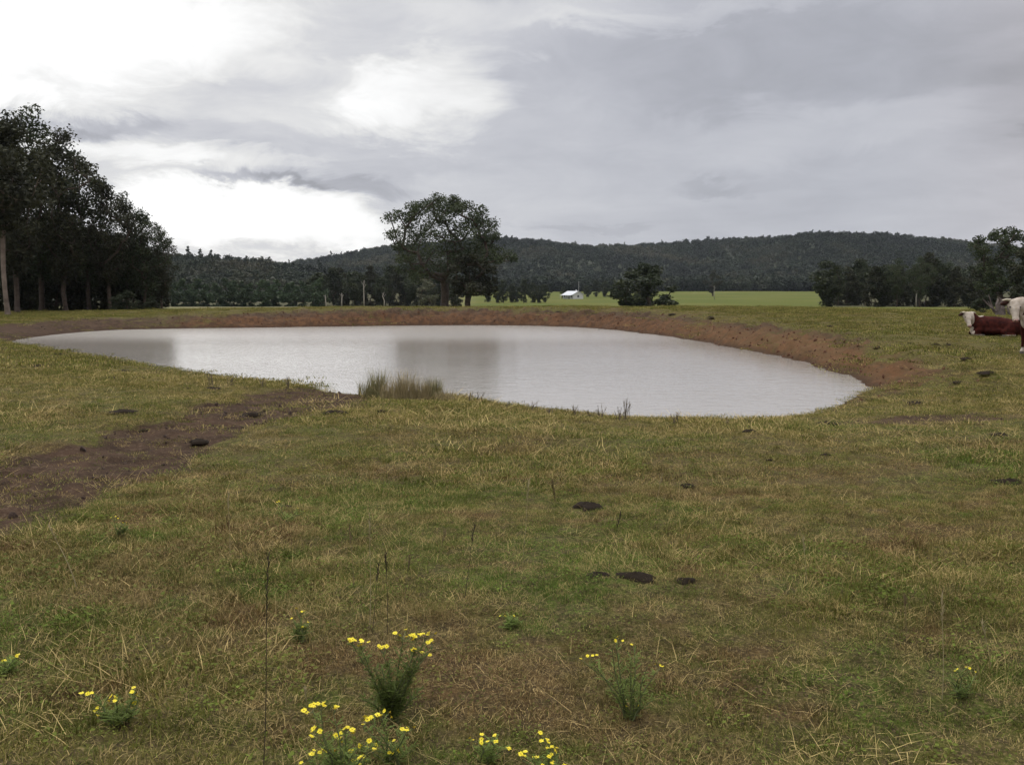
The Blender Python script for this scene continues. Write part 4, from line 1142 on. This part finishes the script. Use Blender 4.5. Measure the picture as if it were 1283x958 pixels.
def awned_stem(bx, by, tx, ty, mat, r, lb, seed):
    r *= .8
    q = spot(bx, min(by, 1400)); d = q[1]
    h = (by - ty) / F_PX * d * 1.06; dx = (tx - bx) / F_PX * d; g = np.random.default_rng(seed)
    root = Geo(); pts = [Vector((dx * f_ ** 1.3 + math.sin(f_ * 5) * h * .008, -.03 * h * f_, h * f_ - .02)) for f_ in np.linspace(0, 1, 9)]
    root.add(*tube(pts, [r * (1 - .55 * f_) for f_ in np.linspace(0, 1, 9)], 5))
    o = link("grass_stem", root.mesh("grass_stem", [mat]), None, q)
    sh = Geo()
    for k in range(16):
        f_ = .76 + .24 * k / 16; i = f_ * 8; a = pts[int(i)].lerp(pts[min(8, int(i) + 1)], i % 1); an = g.random() * 6.28
        sh.add(*tube([a, a + Vector((math.cos(an) * .010, math.sin(an) * .010, .022))], [.0022, .0005], 3))
    link("seed_head", sh.mesh("seed_head", [mat]), o)
    tag(o, lb, "grass stem", "tall grass stems")
for i, s in enumerate(STEMS): awned_stem(*s, 600 + i)
# dock seed spike
q = spot(696, 630); geo = Geo(); g = np.random.default_rng(9)
geo.add(*tube([(0, 0, -.02), (-.01, 0, .08), (-.03, 0, .18)], [.005, .005, .003], 5))
for k in range(70):
    f_ = g.uniform(.2, 1); a = g.random() * 6.28; c_ = Vector((-.03 * f_, 0, .18 * f_)); e = c_ + Vector((math.cos(a), math.sin(a), .6)) * .013
    geo.add(*tube([c_, e], [.004, .002], 3))
tag(link("dock_spike", geo.mesh("dock_spike", [simple("dock_brown", (.13, .10, .04), .8, .3, 20)]), None, q), "short brown seed spike leaning left above the flat cow pat", "weed")

# ------------------------------------------------------------------ yellow flowering weeds
M_PETAL = simple("yellow_petal", (0.78, 0.66, 0.03), .6, .12, 40); M_DISC = simple("flower_disc", (0.55, 0.36, 0.02), .7, .15, 60)
M_WEEDLEAF = leaf_material("feathery_leaf", (0.185, 0.245, 0.065), (0.230, 0.290, 0.085), 8, .55); M_WEEDSTEM = simple("weed_stem", (.10, .115, .045), .7, .25, 12)
def flower_mesh(seed):
    g = np.random.default_rng(seed); V, Fc = [], []
    for k in range(13):
        a = 2 * math.pi * k / 13 + g.normal() * .05; L_ = .0125 * g.uniform(.85, 1.1); z1 = g.uniform(-.001, .003)
        c_, s = math.cos(a), math.sin(a); o = len(V)
        for f_, w in ((.25, .0010), (.65, .0019), (1.0, .0008)):
            V += [(c_ * L_ * f_ - s * w, s * L_ * f_ + c_ * w, z1 * f_), (c_ * L_ * f_ + s * w, s * L_ * f_ - c_ * w, z1 * f_)]
        Fc += [(o, o + 1, o + 3, o + 2), (o + 2, o + 3, o + 5, o + 4)]
    nf = len(Fc)
    o = len(V)
    for k in range(8): a = k * math.pi / 4; V.append((math.cos(a) * .0038, math.sin(a) * .0038, .0005))
    V += [(0, 0, .003), (0, 0, -.007)]
    for k in range(8): Fc += [(o + k, o + (k + 1) % 8, o + 8), (o + (k + 1) % 8, o + k, o + 9)]
    me = mesh_from("flower_head", V, Fc, [M_PETAL, M_DISC])
    for i_, p_ in enumerate(me.polygons): p_.material_index = 0 if i_ < nf else 1
    return me
FLW = [flower_mesh(k) for k in range(3)]
def fireweed(base_px, base_py, flowers, seed, label, leafy=1.0, spread_leaf=.12, fs=1.0):
    """flowers: list of (px, py, how many heads) as seen; they stand near the base distance"""
    g = np.random.default_rng(seed); q = spot(base_px, base_py); d = q[1]
    root = bpy.data.objects.new("yellow_flowering_weed", None); COL.objects.link(root); root.location = tuple(q)
    tag(root, label, "flowering weed", "yellow flowering weeds in the foreground")
    st, lf = Geo(), Geo()
    heads = []
    for (px, py, n) in flowers:
        r = ray(px, py); yy = d + g.normal() * .03; t_ = yy / r[1]; top = Vector((r[0] * t_ - q[0], yy - d, EYE + r[2] * t_ - q[2]))
        if top.z < .05: top.z = .05
        heads.append((top, n))
    hm = max(h_[0].z for h_ in heads); wm = max(abs(h_[0].x) for h_ in heads)
    for k in range(int(3 + 12 * hm * leafy)):       # leafy side shoots without flowers
        a = g.random() * 6.28; rr_ = (.03 + wm * .8) * g.random(); heads.append((Vector((math.cos(a) * rr_, math.sin(a) * rr_ * .8, hm * g.uniform(.25, .8))), 0))
    for top, n in heads:
        b0 = Vector((g.normal() * .015, g.normal() * .015, -.01)); m1 = b0.lerp(top, .55) + Vector((0, 0, .12 * top.length)) * .3 + Vector((g.normal(), g.normal(), 0)) * .01
        st.add(*tube([b0, b0.lerp(m1, .5) + Vector((g.normal() * .006, 0, 0)), m1, top - Vector((0, 0, .02))], [.0032, .0028, .0022, .0014], 5))
        path = [b0, m1, top]
        nl = int((16 + 62 * top.length) * leafy)
        for k in range(nl):
            f_ = .16 + g.random() * .76; s = b0.lerp(m1, f_ / .55) if f_ < .55 else m1.lerp(top, (f_ - .55) / .45)
            a = g.random() * 6.28; L_ = g.uniform(.025, .06) * (1.1 - .5 * f_); dr = Vector((math.cos(a), math.sin(a), g.uniform(.2, .9))).normalized(); w = Vector((-dr.y, dr.x, 0)) * .0030
            e = s + dr * L_; o = len(lf.V)
            lf.add([s - w * .6, s + w * .6, s.lerp(e, .6) + w, e + Vector((0, 0, -.004)), s.lerp(e, .6) - w], [(0, 1, 2, 3, 4)])
            for j in (.45, .75):     # side lobes
                c_ = s.lerp(e, j)
                for sg in (-1, 1):
                    e2 = c_ + (dr * .5 + Vector((-dr.y, dr.x, 0)) * sg) * L_ * .22; lf.add([c_, c_ + dr * .003, e2], [(0, 1, 2)])
        for k in range(int(n * 1.6)):
            hp_ = top + Vector((g.normal() * .016, g.normal() * .014, g.normal() * .006)); st.add(*tube([top - Vector((0, 0, .02)), hp_ - Vector((0, 0, .004))], [.0012, .0009], 3))
            o = link("flower_head", FLW[k % 3], root, hp_, (g.normal() * .35 - .15, g.normal() * .35, g.random() * 6)); o.scale = (fs * g.uniform(.55, .85),) * 3
    link("stem", st.mesh("stem", [M_WEEDSTEM]), root); link("leaves", lf.mesh("leaves", [M_WEEDLEAF]), root)
fireweed(490, 903, [(441, 800, 4), (452, 804, 4), (480, 812, 3), (505, 794, 2), (522, 796, 5), (533, 793, 4), (519, 812, 3), (530, 818, 3), (541, 806, 2), (468, 845, 0), (510, 850, 0), (530, 860, 0), (455, 870, 0)], 700, "tallest feathery green weed with yellow flowers in the bottom middle", 1.7)
fireweed(430, 985, [(392, 884, 3), (402, 882, 4), (418, 887, 3), (390, 916, 3), (428, 921, 4), (440, 940, 5), (432, 912, 3), (385, 945, 3), (412, 938, 3), (455, 955, 4), (441, 958, 4), (466, 930, 2)], 701, "sprawling yellow flowered weed at the bottom edge, left of middle", .8)
fireweed(495, 965, [(465, 897, 3), (478, 895, 4), (455, 905, 2), (508, 912, 3), (495, 930, 3), (488, 945, 3), (466, 935, 3)], 702, "low yellow flowered weed just below the tallest one", .8)
fireweed(690, 990, [(688, 925, 3), (694, 940, 4), (655, 945, 2), (668, 948, 2), (688, 950, 3), (700, 958, 3)], 703, "yellow flowered weed at the bottom edge right of middle", .9)
fireweed(612, 955, [(603, 925, 4), (616, 922, 3), (630, 934, 1)], 704, "small yellow flowered weed left of the one at the bottom edge", .8)
fireweed(146, 915, [(117, 868, 3), (145, 871, 3), (169, 867, 3), (172, 880, 2), (127, 903, 2)], 705, "yellow flowered weed near the lower left corner", 1.3)
fireweed(378, 806, [(375, 767, 2), (372, 776, 1), (382, 782, 2), (376, 790, 1)], 706, "small yellow flowered weed beside the long dark stem", .8, fs=.8)
fireweed(790, 905, [(772, 801, 2), (767, 806, 1), (795, 808, 1), (740, 820, 2), (735, 825, 1), (825, 833, 2), (804, 880, 1), (790, 885, 1)], 707, "green weed with few pale flowers right of the tallest one", .8, fs=.7)
fireweed(640, 790, [(641, 775, 2), (636, 786, 1)], 708, "tiny yellow flowered weed in the middle of the foreground", 1.0, fs=.8)
fireweed(150, 672, [(143, 648, 2), (152, 655, 2), (160, 661, 1)], 709, "tiny yellow green weed below the dirt gully", .8, fs=.7)
fireweed(360, 655, [(352, 628, 2), (372, 636, 1), (380, 640, 1)], 710, "small yellow flowered weed behind the dark clod at left", .8, fs=.7)
fireweed(1205, 880, [(1201, 836, 2), (1210, 838, 1), (1222, 842, 1)], 711, "faint yellow flowered weed in the right foreground", .7, fs=.6)
fireweed(12, 850, [(15, 823, 2), (2, 827, 2)], 712, "yellow flowered weed at the left edge", 1.0, fs=.8)

# ------------------------------------------------------------------ the sward: grass too dense to count
def sward():
    tm, n_k = [], 0
    def add(me):
        nonlocal n_k
        tm.append(bpy.data.objects.new("grass_form_%02d" % n_k, me)); n_k += 1
    for k in range(6):      # 0-5 near: short matted clumps
        add(blade_mesh("grass", M_BLADE, np.random.default_rng(800 + k), 100, .13, .015, .050, .0034, 1.4, spread=1.0, tone=dryt if k % 3 == 0 else (greent if k % 3 == 1 else None)))
    for k in range(2):      # 6-7 near: straw litter lying flat
        add(blade_mesh("litter", M_BLADE, np.random.default_rng(820 + k), 20, .20, .05, .17, .0030, .4, spread=.9, tmin=1.25, seg=2, tone=strawt))
    for k in range(2):      # 8-9 near: taller loose tufts
        add(blade_mesh("tuft", M_BLADE, np.random.default_rng(830 + k), 46, .06, .05, .13, .0034, 1.0, spread=.5, tone=greent if k else None))
    for k in range(4):      # 10-13 middle distance
        add(blade_mesh("grass", M_BLADE, np.random.default_rng(840 + k), 100, .25, .020, .052, .0070, 1.2, spread=.9, seg=2, tone=dryt if k == 0 else None))
    for k in range(3):      # 14-16 far
        add(blade_mesh("grass", M_BLADE, np.random.default_rng(850 + k), 110, .6, .03, .075, .020, 1.0, spread=.8, seg=2, tone=None))
    def rosettes(seed):      # broad leaved herbs between the grass
        g = np.random.default_rng(seed); V, Fc, T = [], [], []
        for k in range(26):
            a = g.random() * 6.28; r = .09 * math.sqrt(g.random()); cx, cy = math.cos(a) * r, math.sin(a) * r; h = g.uniform(.01, .035); L_ = g.uniform(.010, .022); b = g.random() * 6.28; o = len(V)
            ca, sa = math.cos(b), math.sin(b)
            V += [(cx, cy, h), (cx + ca * L_ * .5 - sa * L_ * .35, cy + sa * L_ * .5 + ca * L_ * .35, h + .004), (cx + ca * L_, cy + sa * L_, h + g.normal() * .005), (cx + ca * L_ * .5 + sa * L_ * .35, cy + sa * L_ * .5 - ca * L_ * .35, h + .002)]
            Fc.append((o, o + 3, o + 2, o + 1)); T += [(.1, .3 + .4 * g.random(), 1.0)] * 4
        me = mesh_from("herb", V, Fc, [M_BLADE]); T = np.array(T); attr(me, 'tone', 'FLOAT_COLOR', 'POINT', np.concatenate([T, np.ones((len(T), 1))], 1)); return me
    for k in range(2): add(rosettes(870 + k))      # 17-18
    for k in range(2):      # 19-20 straw litter, middle distance
        add(blade_mesh("litter", M_BLADE, np.random.default_rng(880 + k), 22, .35, .08, .22, .0060, .4, spread=.9, tmin=1.25, seg=2, tone=strawt))
    g = np.random.default_rng(77); P, S, I = [], [], []
    def zone(y0, y1, per, lo, hi, choices, probs, keep_path):
        n = int((y1 * y1 - y0 * y0) * .72 * per)
        y = np.sqrt(g.random(n) * (y1 * y1 - y0 * y0) + y0 * y0); x = (g.random(n) * 2 - 1) * (.68 * y + .6)
        z, soil, mud, sd = fields(x, y)
        gap = fbm(x * .8, y * .8, 91, 3) * .6
        pr = (1 - np.clip(soil * 1.25 + gap * soil, 0, .985)) * (1 - np.clip(mud * 1.15 + gap * mud, 0, keep_path)) * (sd > .02)
        pr = pr * np.clip(.80 + fbm(x * 2.2, y * 2.2, 95, 3) * .9, .6, 1)
        k = g.random(n) < pr
        x, y, z = x[k], y[k], z[k]
        P.append(np.stack([x, y, z], 1)); s = g.uniform(lo, hi, len(x)) * (.85 + .6 * np.clip(fbm(x * .6, y * .6, 99, 3), -.5, .8)); S.append(np.stack([s, s, s * g.uniform(.75, 1.2, len(x))], 1))
        I.append(g.choice(choices, len(x), p=probs))
    zone(1.8, 7.5, 520, .8, 1.25, [0, 1, 2, 3, 4, 5], [1 / 6] * 6, .85)
    zone(1.8, 9.0, 60, .6, 1.4, [6, 7], [.5, .5], .8)
    zone(1.8, 9.0, 45, .7, 1.5, [17, 18], [.5, .5], .9)
    zone(8.5, 20, 14, .6, 1.3, [19, 20], [.5, .5], .85)
    zone(1.8, 9.0, 12, .5, 1.3, [8, 9], [.5, .5], .97)
    zone(7.5, 19, 85, .75, 1.2, [10, 11, 12, 13], [.25] * 4, .84)
    zone(9.0, 17, 1.6, .7, 1.5, [8, 9], [.5, .5], .97)
    zone(19, 66, 10, .6, 1.15, [14, 15, 16], [.34, .33, .33], .9)
    zone(66, 95, 1.5, .8, 1.6, [14, 15, 16], [.34, .33, .33], .9)
    P, S, I = np.concatenate(P), np.concatenate(S), np.concatenate(I)
    rot = np.stack([g.normal(size=len(P)) * .08, g.normal(size=len(P)) * .08, g.random(len(P)) * 6.283], 1)
    scatter("grass", P, rot, S, I, tm)
    print("grass instances", len(P))
sward()

# clods and crumbs of soil on the bare banks
def clods():
    tm = []
    for k in range(4):
        g = np.random.default_rng(900 + k); bm = bmesh.new(); bmesh.ops.create_icosphere(bm, subdivisions=2, radius=1)
        for v in bm.verts: v.co *= 1 + g.normal() * .13
        for v in bm.verts: v.co.z *= .6
        me = bpy.data.meshes.new("clod"); bm.to_mesh(me); bm.free(); me.materials.append(M_GROUND_CLOD[k % 2]); tm.append(bpy.data.objects.new("clod_form_%d" % k, me))
    g = np.random.default_rng(91); n = 90000
    y = np.sqrt(g.random(n)) * 62; x = (g.random(n) * 2 - 1) * .68 * y
    z, soil, mud, sd = fields(x, y)
    k = (sd > 0.0) & (g.random(n) < np.maximum(soil * .55, mud * .30))
    x, y, z = x[k], y[k], z[k]; m_ = len(x)
    s = .010 + .030 * g.random(m_) ** 4; s = s * np.where(soil[k] > .4, 1.5, 1.0)
    idx = np.where(soil[k] > mud[k], g.integers(0, 2, m_) * 2, g.integers(0, 2, m_) * 2 + 1)
    scatter("soil_clods", np.stack([x, y, z], 1), g.random((m_, 3)) * 6.28, np.stack([s * 1.2, s, s], 1), idx, tm)
M_GROUND_CLOD = [simple("red_clod", (.12, .058, .034), .95, .35, 2.0), simple("mud_clod", (.062, .042, .032), .95, .35, 2.0)]
clods()

# ------------------------------------------------------------------ the damp air between here and the hills
def haze():
    bm = bmesh.new(); bmesh.ops.create_cube(bm, size=1)
    lo, hi = (-2450, -320, -45), (2450, 2650, 150)
    for v in bm.verts: v.co = Vector([lo[i] + (v.co[i] + .5) * (hi[i] - lo[i]) for i in range(3)])
    me = bpy.data.meshes.new("haze"); bm.to_mesh(me); bm.free()
    m_ = bpy.data.materials.new("haze_air"); m_.use_nodes = True; nt = m_.node_tree; nt.nodes.clear()
    out = nt.nodes.new('ShaderNodeOutputMaterial'); pv = nt.nodes.new('ShaderNodeVolumePrincipled')
    pv.inputs['Color'].default_value = (.80, .88, 1.0, 1); pv.inputs['Density'].default_value = HAZE
    pv.inputs['Anisotropy'].default_value = 0.2
    nt.links.new(pv.outputs[0], out.inputs['Volume']); me.materials.append(m_)
    tag(link("haze", me), kind="stuff")
HAZE = 0.000055
haze()

SC.cycles.use_denoising = True
SC.cycles.denoising_prefilter = 'ACCURATE'
SC.cycles.adaptive_threshold = 0.003
SC.cycles.max_bounces = 6; SC.cycles.diffuse_bounces = 3; SC.cycles.glossy_bounces = 3; SC.cycles.transmission_bounces = 2
SC.cycles.volume_bounces = 0
SC.cycles.use_adaptive_sampling = True
